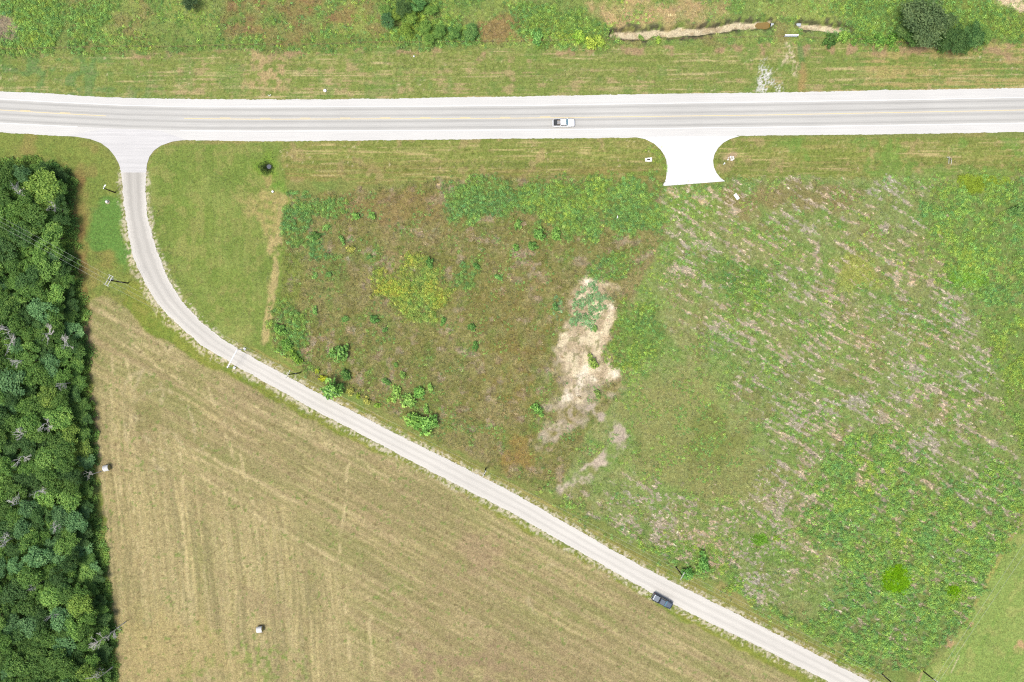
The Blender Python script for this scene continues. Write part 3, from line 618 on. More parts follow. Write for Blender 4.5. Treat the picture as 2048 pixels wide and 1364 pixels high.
def ribbon(name, A, B, z, mat, parent=None, step=4.0, ragA=0.0, ragB=0.0, cols=6, va=-1.0, vb=1.0, seed=1):
    """sheet between two outlines with a UV map along and across it"""
    n = max(int(np.hypot(*np.diff(np.array(A, float), axis=0).T).sum() / step), 2)
    a = resample(A, step); b = resample(B, step)
    def fit(p):
        d = np.r_[0, np.cumsum(np.hypot(*np.diff(p, axis=0).T))]; t = np.linspace(0, d[-1], n)
        return np.stack([np.interp(t, d, p[:, 0]), np.interp(t, d, p[:, 1])], -1)
    a = fit(a); b = fit(b)
    w = b - a; wl = np.hypot(w[:, 0], w[:, 1])[:, None]; wn_ = w / np.maximum(wl, 1e-6)
    rr = np.random.default_rng(seed)
    def rag(amp):
        t = np.arange(n); e = np.interp(t, np.arange(0, n + 6, 6), rr.normal(0, 1, len(np.arange(0, n + 6, 6)))) * 0.7 + rr.normal(0, 1, n) * 0.7
        return (e * amp)[:, None]
    if ragA: a = a + wn_ * rag(ragA)
    if ragB: b = b + wn_ * rag(ragB)
    f = np.linspace(0, 1, cols + 1)
    pts = a[:, None, :] + (b - a)[:, None, :] * f[None, :, None]
    X = (pts[..., 0] - 1024) * S; Y = (682 - pts[..., 1]) * S
    V = np.stack([X, Y, np.full(X.shape, z)], -1).reshape(-1, 3)
    ii = np.arange(n * (cols + 1)).reshape(n, cols + 1)
    F = np.stack([ii[:-1, :-1], ii[1:, :-1], ii[1:, 1:], ii[:-1, 1:]], -1).reshape(-1, 4)
    m = np_mesh(name, V, F)
    mid = pts.mean(1) * S; u = np.r_[0, np.cumsum(np.hypot(*np.diff(mid, axis=0).T))]
    UVv = np.stack([np.repeat(u, cols + 1), np.tile(va + (vb - va) * f, n)], -1).astype(np.float32)
    uvl = m.uv_layers.new(name='road'); uvl.data.foreach_set('uv', UVv[F.ravel()].ravel())
    if m.polygons[0].normal.z < 0: m.flip_normals()
    return link(name, m, mat, parent)

M_lane = mat_road('chip_seal', alb(219, 218, 211), 'lane')
M_shoulder = mat_road('concrete_shoulder', alb(236, 235, 229), 'plain')
M_side = mat_road('gravel_lane', alb(235, 231, 220), 'side')
M_junc = mat_road('worn_concrete', alb(230, 229, 226), 'plain')
M_drive = mat_road('new_concrete', alb(255, 255, 253, 1.0), 'plain')

hw = ribbon('highway', HW_UL, HW_LL, 0.030, M_lane, cols=8, seed=3); tag(hw, kind='structure')
ribbon('shoulder', HW_TOP, HW_UL, 0.022, M_shoulder, hw, 3.0, ragA=0.5, cols=2, seed=4)
ribbon('shoulder', HW_LL, HW_BOT, 0.022, M_shoulder, hw, 3.0, ragB=0.5, cols=2, seed=5)
def offset(pts, d): return [(x, y + d) for x, y in pts]
def clip(pts, x0, x1, dy=0.0):
    xsn = np.linspace(x0, x1, max(int((x1 - x0) / 20), 2)); p = np.array(pts, float)
    return [(float(x), float(np.interp(x, p[:, 0], p[:, 1]) + dy)) for x in xsn]
for seg in ((-690, 2880),):
    ribbon('edge_line', clip(HW_UL, *seg, -0.7), clip(HW_UL, *seg, 0.5), 0.037, M_white_line, hw, 8, cols=1)
for seg in ((-690, 155), (360, 2880)):
    ribbon('edge_line', clip(HW_LL, *seg, -0.5), clip(HW_LL, *seg, 0.7), 0.037, M_white_line, hw, 8, cols=1)
for seg in ((-690, 212), (368, 2880)):
    ribbon('centre_line', clip(HW_C, *seg, 0.3), clip(HW_C, *seg, 1.5), 0.037, M_yellow, hw, 8, cols=1)
x = -680
while x < 1120:
    if not (190 < x < 368): ribbon('centre_dash', clip(HW_C, x, x + 21, -1.6), clip(HW_C, x, x + 21, -0.4), 0.037, M_yellow, hw, 8, cols=1)
    x += 80
sr = ribbon('side_road', SR_L, SR_R, 0.026, M_side, None, 2.2, ragA=1.1, ragB=1.1, cols=8, seed=8); tag(sr, kind='structure')

def slab(name, poly, z0, z1, mat, parent=None, smooth_px=0):
    p = np.array(poly, float)
    bm = bmesh.new()
    top = [bm.verts.new(((x - 1024) * S, (682 - y) * S, z1)) for x, y in p]
    bot = [bm.verts.new(((x - 1024) * S, (682 - y) * S, z0)) for x, y in p]
    f = bm.faces.new(top)
    if f.normal.z < 0: pass
    for i in range(len(p)):
        j = (i + 1) % len(p); bm.faces.new((top[i], top[j], bot[j], bot[i]))
    bmesh.ops.recalc_face_normals(bm, faces=bm.faces[:])
    bm.faces.ensure_lookup_table()
    uvl = bm.loops.layers.uv.new('road')
    for fc in bm.faces:
        for l in fc.loops: l[uvl].uv = (l.vert.co.x, l.vert.co.y * 0.15)
    m = bpy.data.meshes.new(name); bm.to_mesh(m); bm.free()
    return link(name, m, mat, parent)
tag(slab('junction_apron', JUNC, -0.1, 0.0345, M_junc), kind='structure')
drv_o = tag(slab('driveway', DRIVE, -0.12, 0.06, M_drive), kind='structure')

# ------------------------------------------------------------------ foliage meshes
def leaf_quads(c, nrm, size, r, aspect=0.55, fold=0.12):
    """diamond leaves: centres, normals, sizes -> verts, faces"""
    n = len(c)
    a = np.cross(nrm, r.normal(0, 1, (n, 3))); a /= np.linalg.norm(a, axis=1)[:, None] + 1e-9
    b = np.cross(nrm, a)
    s = size[:, None]
    V = np.stack([c - a * s * 0.5, c + b * s * 0.5 * aspect - nrm * s * fold, c + a * s * 0.5, c - b * s * 0.5 * aspect - nrm * s * fold], 1)
    return V.reshape(-1, 3), np.arange(4 * n).reshape(n, 4)

def set_tone(m, tone):
    at = m.attributes.new('tone', 'FLOAT', 'POINT'); at.data.foreach_set('value', np.asarray(tone, np.float32))

def crown_mesh(name, seed, nlobe=17, nleaf=1700, rad=2.6, h=4.2, flat=0.75, leaf=(0.30, 0.55)):
    """crown of leafy clumps; origin on the ground below, top at about h + rad*flat"""
    r = np.random.default_rng(seed)
    lob = []
    for k in range(nlobe):
        a = r.uniform(0, 2 * math.pi); q = math.sqrt(r.uniform(0, 1)) * rad * 0.82
        zz = h + rad * flat * (1 - (q / rad) ** 2) * r.uniform(0.15, 0.75)
        lob.append((q * math.cos(a), q * math.sin(a), zz, rad * r.uniform(0.14, 0.32), r.normal(0, 0.14)))
    lob.append((r.normal(0, .2) * rad, r.normal(0, .2) * rad, h + rad * 0.3, rad * 0.5, 0.05))
    w = np.array([l[3] ** 2 for l in lob]); w /= w.sum()
    k = r.choice(len(lob), nleaf, p=w); L = np.array(lob)[k]
    d = r.normal(0, 1, (nleaf, 3)); d /= np.linalg.norm(d, axis=1)[:, None]
    d[:, 2] = np.where(r.random(nleaf) < 0.8, np.abs(d[:, 2]), d[:, 2])
    rr = L[:, 3] * np.where(r.random(nleaf) < 0.75, r.uniform(0.75, 1.3, nleaf), r.uniform(0.3, 0.9, nleaf))
    c = L[:, :3] + d * rr[:, None] * np.array([1, 1, 0.8])
    nrm = d + r.normal(0, 0.6, (nleaf, 3)) + np.array([0, 0, 0.45]); nrm /= np.linalg.norm(nrm, axis=1)[:, None]
    size = r.uniform(leaf[0], leaf[1], nleaf)
    V, F = leaf_quads(c, nrm, size, r)
    m = np_mesh(name, V, F)
    tone = np.clip(0.5 + L[:, 4] + r.normal(0, 0.17, nleaf), 0, 1)
    set_tone(m, np.repeat(tone, 4)); m.materials.append(M_tree)
    return m

def trunk_mesh(name, seed, h, r0):
    r = random.Random(seed); b = MB()
    pts = [(0, 0, -0.3)] + [(r.uniform(-.12, .12) * i, r.uniform(-.12, .12) * i, h * i / 3) for i in (1, 2, 3)]
    b.tube(pts, [r0, r0 * 0.8, r0 * 0.6, r0 * 0.35], 7)
    for k in range(4):
        a = r.uniform(0, 6.28); z = h * r.uniform(0.45, 0.8); l = h * r.uniform(0.25, 0.4)
        b.tube([(0, 0, z), (math.cos(a) * l * 0.5, math.sin(a) * l * 0.5, z + l * 0.35), (math.cos(a) * l, math.sin(a) * l, z + l * 0.8)], [r0 * 0.4, r0 * 0.28, r0 * 0.1], 5)
    o = b.build(name, M_bark); m = o.data; bpy.data.objects.remove(o); return m

def snag_mesh(name, seed, h):
    """bare, bleached crown: forked limbs spreading and thinning to twigs"""
    r = random.Random(seed); b = MB()
    def grow(p, d, l, rad, lev):
        q = p + d * l; mid = (p + q) / 2 + Vector((r.uniform(-1, 1), r.uniform(-1, 1), r.uniform(-.5, .5))) * l * 0.1
        b.tube([p, mid, q], [rad, rad * 0.85, rad * 0.65], 4, cap=False)
        if lev == 0: return
        for k in range(r.choice((2, 2, 3))):
            nd = (d + Vector((r.uniform(-1, 1), r.uniform(-1, 1), r.uniform(-0.3, 0.25))) * 0.6).normalized()
            grow(q if k else mid, nd, l * r.uniform(0.6, 0.85), rad * 0.74, lev - 1)
    lean = r.uniform(0, 6.28)
    for k in range(6):
        a = lean + r.gauss(0, 1.0)
        grow(Vector((0, 0, h * (0.44 + 0.05 * k))), Vector((math.cos(a), math.sin(a), r.uniform(0.25, 0.7))).normalized(), h * 0.13, 0.06, 4)
    b.tube([(0, 0, h * 0.38), (0.1, 0, h * 0.6), (0, 0.1, h * 0.82)], [0.12, 0.09, 0.04], 5)
    o = b.build(name, M_deadwood); m = o.data; bpy.data.objects.remove(o); return m

CROWNS = [crown_mesh('crown', 100 + i, nlobe=24 + 2 * (i % 5), nleaf=2300, rad=2.7, h=5.0 + 0.25 * (i % 4), flat=0.8, leaf=(0.24, 0.46)) for i in range(10)]
BIGCROWNS = [crown_mesh('crown', 150 + i, nlobe=40, nleaf=5200, rad=4.6, h=5.2, flat=0.65, leaf=(0.3, 0.6)) for i in range(3)]
SHRUBS = [crown_mesh('foliage', 200 + i, nlobe=14, nleaf=460, rad=1.1, h=0.35, flat=0.6, leaf=(0.18, 0.40)) for i in range(5)]
TRUNKS = [trunk_mesh('trunk', 300 + i, 5.4, 0.17) for i in range(4)]
STEMS = [trunk_mesh('stem', 320 + i, 0.9, 0.05) for i in range(2)]
SNAGS = [snag_mesh('branches', 400 + i, 8.0) for i in range(7)]
SNAGT = []
for i in range(2):
    r = random.Random(420 + i); o = MB().tube([(0, 0, -0.3), (r.uniform(-.1, .1), 0.05, 1.8), (0, 0, 3.3)], [0.2, 0.16, 0.13], 7).build('trunk', M_deadwood); SNAGT.append(o.data); bpy.data.objects.remove(o)

def tree(px, py, rad, col, label, hs=1.0, group=None, name='broadleaf_tree', big=False, seed=None, ztop=6.0):
    """px, py: where the crown is seen; rad: crown radius in pixels"""
    r = random.Random(seed if seed is not None else int(px * 31 + py * 17))
    pool = BIGCROWNS if big else CROWNS; base = 4.6 if big else 2.7
    z = ztop * hs
    w = P(px, py, z); g = gz(1024 + w.x / S, 682 - w.y / S)
    t = empty(name, (w.x, w.y, g), r.uniform(0, 6.28)); tag(t, label, 'tree', group)
    k = rad * S / base
    tr = link('trunk', r.choice(TRUNKS), None, t); tr.scale = (max(k, .6), max(k, .6), hs)
    cr = link('crown', r.choice(pool), None, t); u_ = r.uniform(0.85, 1.18); cr.scale = (k * u_, k / u_, hs * (0.9 + 0.1 * k))
    c = leaf(*col, 1.45); cr.color = (*c, 1)
    return t

def shrub(px, py, rad, col, label, name='shrub', group=None, tall=1.0, cat='shrub'):
    r = random.Random(int(px * 13 + py * 7)); k = rad * S
    w = P(px, py, 0.8 * k); g = gz(1024 + w.x / S, 682 - w.y / S)
    t = empty(name, (w.x, w.y, g), r.uniform(0, 6.28)); tag(t, label, cat, group)
    s_ = link('stem', r.choice(STEMS), None, t); s_.scale = (k, k, k * tall)
    cr = link('foliage', r.choice(SHRUBS), None, t); e_ = r.uniform(0.72, 1.3); cr.scale = (k * e_, k / e_, k * tall * r.uniform(0.7, 1.0)); cr.color = (*(leaf(*col, 1.75) * np.array([1.12, 1.0, 0.82])), 1)
    return t

# ------------------------------------------------------------------ the wood
TONES = [((84, 124, 56), 'mid green'), ((100, 142, 66), 'fresh green'), ((64, 100, 52), 'dark green'), ((106, 140, 60), 'yellow-green'), ((86, 130, 82), 'blue-green'), ((98, 122, 74), 'grey-green'), ((76, 114, 52), 'deep green')]
fixed = [(84, 372, 32, 3), (70, 440, 27, 0), (104, 472, 24, 1), (92, 402, 26, 3), (40, 375, 25, 1), (95, 535, 25, 1), (60, 560, 23, 2), (90, 620, 24, 4), (140, 662, 21, 4), (108, 590, 21, 1), (25, 765, 32, 4), (60, 710, 24, 0), (118, 835, 25, 1), (100, 790, 22, 3), (160, 890, 22, 3), (140, 870, 21, 3), (60, 850, 24, 0), (95, 920, 26, 1), (140, 1000, 22, 1), (150, 1045, 22, 4), (162, 1095, 23, 4), (135, 1090, 20, 1), (168, 1150, 24, 1), (180, 1175, 18, 1), (105, 1195, 24, 1), (75, 1110, 24, 4), (160, 1210, 22, 3), (130, 1290, 22, 4), (150, 1255, 20, 1), (190, 1290, 22, 0), (205, 1240, 18, 2), (115, 1320, 24, 0), (60, 1250, 24, 4), (30, 1180, 26, 2), (40, 1330, 26, 0), (205, 1310, 19, 2), (180, 1345, 20, 3), (10, 1060, 24, 2), (20, 900, 24, 2), (12, 500, 26, 2), (20, 620, 24, 0), (150, 730, 18, 0), (148, 790, 18, 2), (172, 840, 14, 2), (150, 950, 18, 2), (170, 955, 13, 2), (172, 1010, 13, 2), (138, 580, 14, 2), (128, 540, 14, 2), (122, 352, 14, 2), (118, 402, 14, 2), (122, 442, 14, 2), (196, 1205, 14, 2)]
trees = [(x, y, r_, t) for x, y, r_, t in fixed]
fp = FOREST
rr_ = random.Random(5)
def in_poly(poly, x, y):
    c = False
    for (x0, y0), (x1, y1) in zip(poly, poly[1:] + poly[:1]):
        if (y0 > y) != (y1 > y) and x < (x1 - x0) * (y - y0) / (y1 - y0) + x0: c = not c
    return c
for k in range(9000):
    x = rr_.uniform(-40, 225); y = rr_.uniform(318, 1385); r_ = rr_.uniform(13, 23)
    if not in_poly(fp, x + r_ * 0.75, y) or not in_poly(fp, x, y - r_ * 0.6): continue
    if all((x - a) ** 2 + (y - b) ** 2 > (0.60 * (r_ + c)) ** 2 for a, b, c, _ in trees):
        trees.append((x, y, r_, rr_.choice((0, 0, 0, 1, 2, 2, 4, 6, 6, 6))))
snags = [(12, 690, 16), (120, 690, 15), (38, 722, 14), (117, 768, 9), (83, 848, 15), (40, 870, 16), (66, 985, 13), (35, 915, 15), (22, 1012, 15), (100, 1058, 12), (5, 1085, 14), (55, 1180, 9), (98, 1232, 9), (190, 1288, 15), (218, 1268, 12), (195, 1358, 14), (30, 385, 14), (85, 668, 15), (15, 660, 14), (170, 953, 9), (96, 410, 10)]
def ordn(n): return '%d%s' % (n, 'th' if 10 <= n % 100 <= 20 else {1: 'st', 2: 'nd', 3: 'rd'}.get(n % 10, 'th'))
edge_x = lambda y: np.interp(y, [318, 420, 600, 720, 850, 1000, 1150, 1364], [140, 150, 165, 172, 185, 188, 205, 224])
bands = {'edge': [], 'mid': [], 'left': []}
for t in trees:
    b = 'edge' if t[0] + t[2] > edge_x(t[1]) - 14 else (('left' if t[0] < 62 else 'mid'))
    bands[b].append(t)
where = {'edge': "along the wood's edge facing the field", 'mid': 'in the middle strip of the wood', 'left': "in the wood along the picture's left side"}
for b, lst in bands.items():
    for i, (x, y, r_, tn) in enumerate(sorted(lst, key=lambda t: t[1])):
        col, word = TONES[tn]
        j = rr_.uniform(0.92, 1.1); c = tuple(v * j * 1.2 for v in col)
        near_snag = min(math.hypot(x - a, y - b_) for a, b_, _ in snags) < r_ * 0.9
        hs_ = {'edge': rr_.uniform(0.34, 0.52)}.get(b, rr_.uniform(0.72, 1.0)) * (0.8 if r_ < 16 else 1.0) * (0.72 if near_snag else 1.0)
        lab = '%s tree, %s from the top %s' % (word, ordn(i + 1), where[b]) if b in where else '%s tree of the wood, beyond the picture edge' % word
        tree(x, y, r_ * 1.12, c, lab, hs_, 'trees of the wood', seed=i + len(b) * 1000, ztop=5.6)
for i, (x, y, r_) in enumerate(sorted(snags, key=lambda t: t[1])):
    z = 7.6; w = P(x, y, z); t = empty('dead_tree', (w.x, w.y, gz(1024 + w.x / S, 682 - w.y / S)), rr_.uniform(0, 6.28))
    k = r_ * S / 1.9
    tag(t, 'bare bleached dead tree in the wood, %s from the top' % ordn(i + 1), 'dead tree', 'dead trees of the wood')
    o = link('trunk', SNAGT[i % 2], None, t); o.scale = (k, k, 1.2)
    o = link('branches', SNAGS[(i * 3) % 7], None, t); e_ = rr_.uniform(0.6, 1.25); o.scale = (k * e_, k * 0.8 / e_, 1.2)

# ------------------------------------------------------------------ single trees and shrubs
tree(1857, 40, 50, (100, 130, 84), 'large grey-green tree in the field beyond the highway', 1.0, None, big=True, seed=1, ztop=6.5)
tree(1912, 76, 29, (78, 118, 62), 'dark green tree at the lower right foot of the large grey-green tree', 0.75, seed=2)
tree(1950, 66, 26, (88, 136, 74), 'mid green tree right of the dark tree by the mown verge', 0.7, seed=3)
tree(1888, 88, 14, (70, 112, 56), 'small dark tree between the grey-green tree and the verge', 0.55, seed=4)
tree(1975, 70, 18, (120, 166, 80), 'light green bushy tree, rightmost of the clump beyond the highway', 0.55, seed=5)
tree(806, 14, 18, (84, 122, 66), 'dark tree at the top edge above the leafy thicket', 0.6, seed=6)
tree(776, 42, 15, (84, 136, 84), 'blue-green small tree on the left side of the leafy thicket', 0.5, seed=7)
tree(836, 8, 16, (96, 156, 84), 'light green tree at the top edge right of the dark tree', 0.5, seed=8)
tree(940, 62, 17, (108, 160, 84), 'rounded green tree at the right end of the leafy thicket', 0.45, seed=9)
tree(380, 6, 15, (72, 104, 66), 'dark tree at the top edge left of centre', 0.5, seed=10)
for q in ((770, 22, 13, (110, 156, 74), 'green tree at the left end of the leafy thicket'), (792, 28, 12, (124, 160, 66), 'yellow-green tree left of centre in the leafy thicket'), (822, 34, 14, (120, 162, 68), 'yellow-green tree in the middle of the leafy thicket'), (812, 60, 13, (124, 160, 64), 'yellow-green tree at the lower front of the leafy thicket'), (850, 52, 14, (112, 158, 70), 'green tree right of centre in the leafy thicket'), (880, 62, 14, (104, 152, 70), 'green tree in the right half of the leafy thicket'), (910, 66, 14, (102, 152, 74), 'green tree second from the right in the leafy thicket'), (862, 20, 12, (118, 166, 74), 'light tree at the top of the leafy thicket'), (860, 78, 11, (108, 156, 70), 'low tree at the lower right front of the leafy thicket')):
    tree(q[0], q[1], q[2], tuple(v * 1.06 for v in q[3]), q[4], 0.42, 'trees of the leafy thicket')
for q in ((1826, 78, 16, (92, 138, 68), 'green tree at the lower left foot of the large grey-green tree'), (1808, 60, 15, (104, 146, 78), 'green tree at the left side of the large grey-green tree'), (1930, 92, 15, (80, 122, 60), 'dark tree nearest the verge, below the dark green tree'), (1896, 40, 20, (96, 130, 78), 'grey-green tree touching the right of the large one')):
    tree(q[0], q[1], q[2], q[3], q[4], 0.6)
shr = [(663, 775, 20, (108, 166, 90), 'round blue-green bush between the lane and the weeds, left of the yellow bushes', 1.3),
 (828, 842, 18, (110, 166, 84), 'left one of two touching large bushes above the lane'), (853, 853, 20, (104, 164, 86), 'right one of two touching large bushes above the lane'),
 (814, 804, 14, (120, 172, 94), 'round bush just above the two touching large bushes'), (838, 786, 12, (102, 164, 84), 'bush right of and above the round bush in the small cluster'),
 (862, 777, 9, (116, 172, 90), 'small bush at the upper right of the small cluster'), (789, 788, 13, (116, 166, 88), 'bush at the upper left of the small cluster'),
 (777, 801, 7, (120, 168, 84), 'tiny bush at the left end of the small cluster'), (853, 818, 9, (112, 168, 92), 'small bush between the cluster and the right large bush'),
 (772, 763, 9, (94, 146, 84), 'dark small bush above the cluster of bushes'), (806, 752, 9, (108, 156, 84), 'faint bush above the cluster, right of the dark small bush'), (792, 730, 6, (96, 148, 80), 'tiny bush in the weeds above the dark small bush'),
 (676, 703, 19, (92, 146, 80), 'ragged dark bush in the weeds above the round blue-green bush'), (688, 748, 12, (72, 120, 64), 'dark bush just above the round blue-green bush'),
 (645, 757, 9, (150, 172, 50), 'yellow-green bush left of the round blue-green bush'), (633, 742, 6, (140, 168, 62), 'small yellow-green bush left of the yellow-green bush'),
 (700, 785, 9, (144, 160, 88), 'yellow flowering bush right of the round blue-green bush'), (733, 800, 9, (144, 160, 88), 'golden yellow bush farther right by the lane'), (716, 792, 6, (128, 164, 66), 'small green bush between the two yellow bushes'), (752, 812, 8, (112, 160, 66), 'low green bush right of the golden yellow bush'),
 (748, 639, 10, (84, 140, 78), 'dark round bush below the yellow weed patch on the left'), (768, 661, 7, (84, 136, 76), 'small dark bush right of and below the dark round bush'), (690, 638, 8, (92, 146, 82), 'small bush left of the dark round bush'),
 (885, 643, 8, (82, 140, 74), 'small dark bush below the right end of the yellow patch'), (944, 656, 9, (86, 140, 76), 'dark bush in the brown weeds right of the yellow patch'), (950, 692, 9, (82, 136, 72), 'dark bush below the other dark bush in brown weeds'), (995, 555, 9, (98, 158, 92), 'lone bluish bush in brown weeds right of the yellow patch'),
 (738, 512, 6, (92, 140, 84), 'tiny bush in weeds above the yellow patch'), (745, 432, 10, (104, 158, 84), 'bush in weeds left of the upper thicket'), (708, 430, 10, (104, 160, 84), 'bush right of the leafy corner patch'), (699, 497, 9, (144, 160, 88), 'small yellow bush right of the dark weedy patch'), (683, 480, 8, (100, 158, 88), 'small green bush above the small yellow bush'), (650, 454, 8, (108, 162, 92), 'small green bush below the leafy corner patch'),
 (630, 470, 10, (76, 122, 66), 'dark green bush in the middle of the left weeds'), (860, 525, 10, (84, 138, 76), 'dark green bush at the top right of the yellow patch'), (952, 532, 8, (84, 140, 78), 'dark bush above the green patch right of the yellow patch'), (628, 552, 7, (106, 160, 94), 'small pale bush in the left weeds, lower one'), (657, 549, 7, (98, 152, 90), 'small pale bush in the left weeds, right one'),
 (630, 620, 8, (104, 160, 94), 'slim bush in the left weeds near the mown lawn'), (560, 660, 12, (96, 150, 76), 'leafy bush on the boundary between lawn and weeds'), (572, 690, 12, (92, 146, 70), 'leafy bush on the boundary near the lane'), (590, 712, 12, (104, 154, 66), 'leafy bush at the lower end of the boundary near the lane'),
 (1037, 450, 10, (104, 156, 84), 'bush under the left end of the upper thicket'), (1080, 465, 12, (96, 152, 82), 'bush below the upper thicket, second from the left'), (1115, 466, 12, (100, 154, 80), 'bush below the upper thicket, third from the left'), (1066, 492, 11, (88, 140, 74), 'dark bush in the tan weeds below the thicket'), (1033, 497, 9, (94, 148, 76), 'small bush left of the dark bush below the thicket'),
 (1075, 822, 12, (96, 154, 80), 'green bush left of the lower end of the sand'), (1112, 615, 9, (86, 140, 84), 'dark bush at the left rim of the sand'), (1190, 655, 8, (104, 152, 92), 'small bush at the foot of the blue-green patch'),
 (1196, 790, 9, (108, 146, 84), 'small bush on the right rim of the bare sand'), (1187, 722, 12, (112, 150, 76), 'bush on the sand right of the pale track'),
 (1662, 78, 13, (66, 110, 56), 'dark round bush by the fence below the ditch'), (1688, 72, 12, (112, 160, 78), 'light green bush right of the dark round fence bush'), (1712, 80, 10, (88, 138, 66), 'fence bush, third from the left below the ditch'), (1735, 80, 11, (84, 134, 64), 'fence bush, fourth from the left below the ditch'), (1760, 80, 12, (92, 146, 70), 'fence bush, fifth from the left below the ditch'), (1788, 76, 13, (84, 138, 62), 'fence bush beside the large grey-green tree'),
 (1180, 80, 14, (136, 170, 74), 'bright yellow-green bush by the fence left of the ditch'), (1200, 78, 12, (130, 168, 74), 'bright bush touching the yellow-green fence bush'), (1160, 70, 13, (120, 170, 70), 'green bush left of the yellow-green fence bush'), (1072, 70, 13, (100, 160, 92), 'blue-green bush by the fence left of the yellow-green one'), (1287, 70, 8, (104, 148, 80), 'small bush on the ditch bank'), (1318, 80, 9, (122, 166, 74), 'low bright bush below the ditch'),
 (1375, 1150, 13, (84, 146, 74), 'dark leafy bush beside the pole with the pale crossarm'), (1410, 1125, 15, (88, 148, 80), 'dark leafy bush right above the pole with the pale crossarm'), (1400, 1140, 10, (110, 160, 84), 'leafy bush between the two dark bushes near the pole'), (2042, 415, 14, (84, 130, 76), 'dark bush at the right picture edge')]
for q in shr: shrub(q[0], q[1], q[2] * (1.1 if q[2] > 11 else 0.95), tuple(v * 1.14 for v in q[3]), q[4], tall=(q[5] if len(q) > 5 else 1.0))

# ------------------------------------------------------------------ weeds, grass and straw (uncountable ground cover)
def proto(name, V, F, tone, mat):
    m = np_mesh(name, V, F); set_tone(m, tone); m.materials.append(mat)
    return bpy.data.objects.new(name, m)

def broad(seed, n=26, rad=0.52, h=0.5, leaf=(0.16, 0.32), asp=0.5):
    r = np.random.default_rng(seed); a = r.uniform(0, 6.28, n); q = np.sqrt(r.random(n)) * rad
    z = h * (1 - (q / rad) ** 2 * 0.7) * r.uniform(0.5, 1.0, n) + 0.05
    c = np.stack([q * np.cos(a), q * np.sin(a), z], -1)
    nr = np.stack([np.cos(a) * 0.4, np.sin(a) * 0.4, np.ones(n)], -1) + r.normal(0, 0.3, (n, 3)); nr /= np.linalg.norm(nr, axis=1)[:, None]
    V, F = leaf_quads(c, nr, r.uniform(*leaf, n), r, asp)
    return V, F, np.repeat(np.clip(0.5 + r.normal(0, 0.2, n), 0, 1), 4)

def grass(seed, n=22, rad=0.28, L=0.42, w=0.055):
    r = np.random.default_rng(seed); a = r.uniform(0, 6.28, n); q = np.sqrt(r.random(n)) * rad
    b = np.stack([q * np.cos(a), q * np.sin(a), np.zeros(n)], -1)
    a2 = a + r.normal(0, 0.8, n); l = L * r.uniform(0.6, 1.2, n)
    d = np.stack([np.cos(a2) * 0.75, np.sin(a2) * 0.75, r.uniform(0.15, 0.55, n)], -1) * l[:, None]
    s = np.stack([-np.sin(a2), np.cos(a2), np.zeros(n)], -1) * w
    V = np.stack([b - s * 0.7, b + s * 0.7, b + d + s * 0.3, b + d - s * 0.3], 1).reshape(-1, 3)
    return V, np.arange(4 * n).reshape(n, 4), np.repeat(np.clip(0.5 + r.normal(0, 0.2, n), 0, 1), 4)

def straw(seed, n=13, rad=0.9, L=1.0, w=0.045):
    """stalks lying mostly along x"""
    r = np.random.default_rng(seed)
    b = np.stack([r.normal(0, 0.55 * rad, n), r.normal(0, 0.20 * rad, n), r.uniform(0.05, 0.3, n)], -1)
    a2 = np.where(r.random(n) < 0.72, r.normal(0, 0.3, n), r.uniform(0, 6.28, n)); l = L * r.uniform(0.5, 1.3, n)
    d = np.stack([np.cos(a2), np.sin(a2), r.normal(0, 0.12, n)], -1) * l[:, None] * 0.5
    s = np.stack([-np.sin(a2), np.cos(a2), np.zeros(n)], -1) * w
    V = np.stack([b - d - s, b - d + s, b + d + s, b + d - s], 1).reshape(-1, 3)
    return V, np.arange(4 * n).reshape(n, 4), np.repeat(np.clip(0.5 + r.normal(0, 0.2, n), 0, 1), 4)

def library(name, fn, count, mat, **kw):
    cl = bpy.data.collections.new(name)
    for i in range(count): cl.objects.link(proto('%s_%02d' % (name, i), *fn(700 + i, **kw), mat))
    ng = bpy.data.node_groups.new(name, 'GeometryNodeTree'); ng.interface.new_socket('Geometry', in_out='INPUT', socket_type='NodeSocketGeometry'); ng.interface.new_socket('Geometry', in_out='OUTPUT', socket_type='NodeSocketGeometry')
    gi = ng.nodes.new('NodeGroupInput'); go = ng.nodes.new('NodeGroupOutput'); ci = ng.nodes.new('GeometryNodeCollectionInfo'); ci.inputs['Collection'].default_value = cl
    ci.inputs['Separate Children'].default_value = True; ci.inputs['Reset Children'].default_value = True
    ip = ng.nodes.new('GeometryNodeInstanceOnPoints'); ip.inputs['Pick Instance'].default_value = True
    def attr(t, nm):
        n = ng.nodes.new('GeometryNodeInputNamedAttribute'); n.data_type = t; n.inputs['Name'].default_value = nm; return n.outputs['Attribute']
    ng.links.new(gi.outputs[0], ip.inputs['Points']); ng.links.new(ci.outputs[0], ip.inputs['Instance'])
    ng.links.new(attr('INT', 'pick'), ip.inputs['Instance Index']); ng.links.new(attr('FLOAT_VECTOR', 'rot'), ip.inputs['Rotation']); ng.links.new(attr('FLOAT_VECTOR', 'scl'), ip.inputs['Scale'])
    ng.links.new(ip.outputs[0], go.inputs[0])
    return ng, count
LIB_BROAD = library('broad_weed', broad, 5, M_weed)
LIB_TALL = library('tall_weed', broad, 6, M_weed, n=30, rad=0.55, h=1.0, leaf=(0.16, 0.32))
LIB_VINE = library('vine_weed', broad, 4, M_weed, n=20, rad=0.55, h=0.35, leaf=(0.24, 0.4), asp=0.8)
LIB_GRASS = library('grass_tuft', grass, 5, M_weed)
LIB_STRAW = library('straw_litter', straw, 5, M_straw)

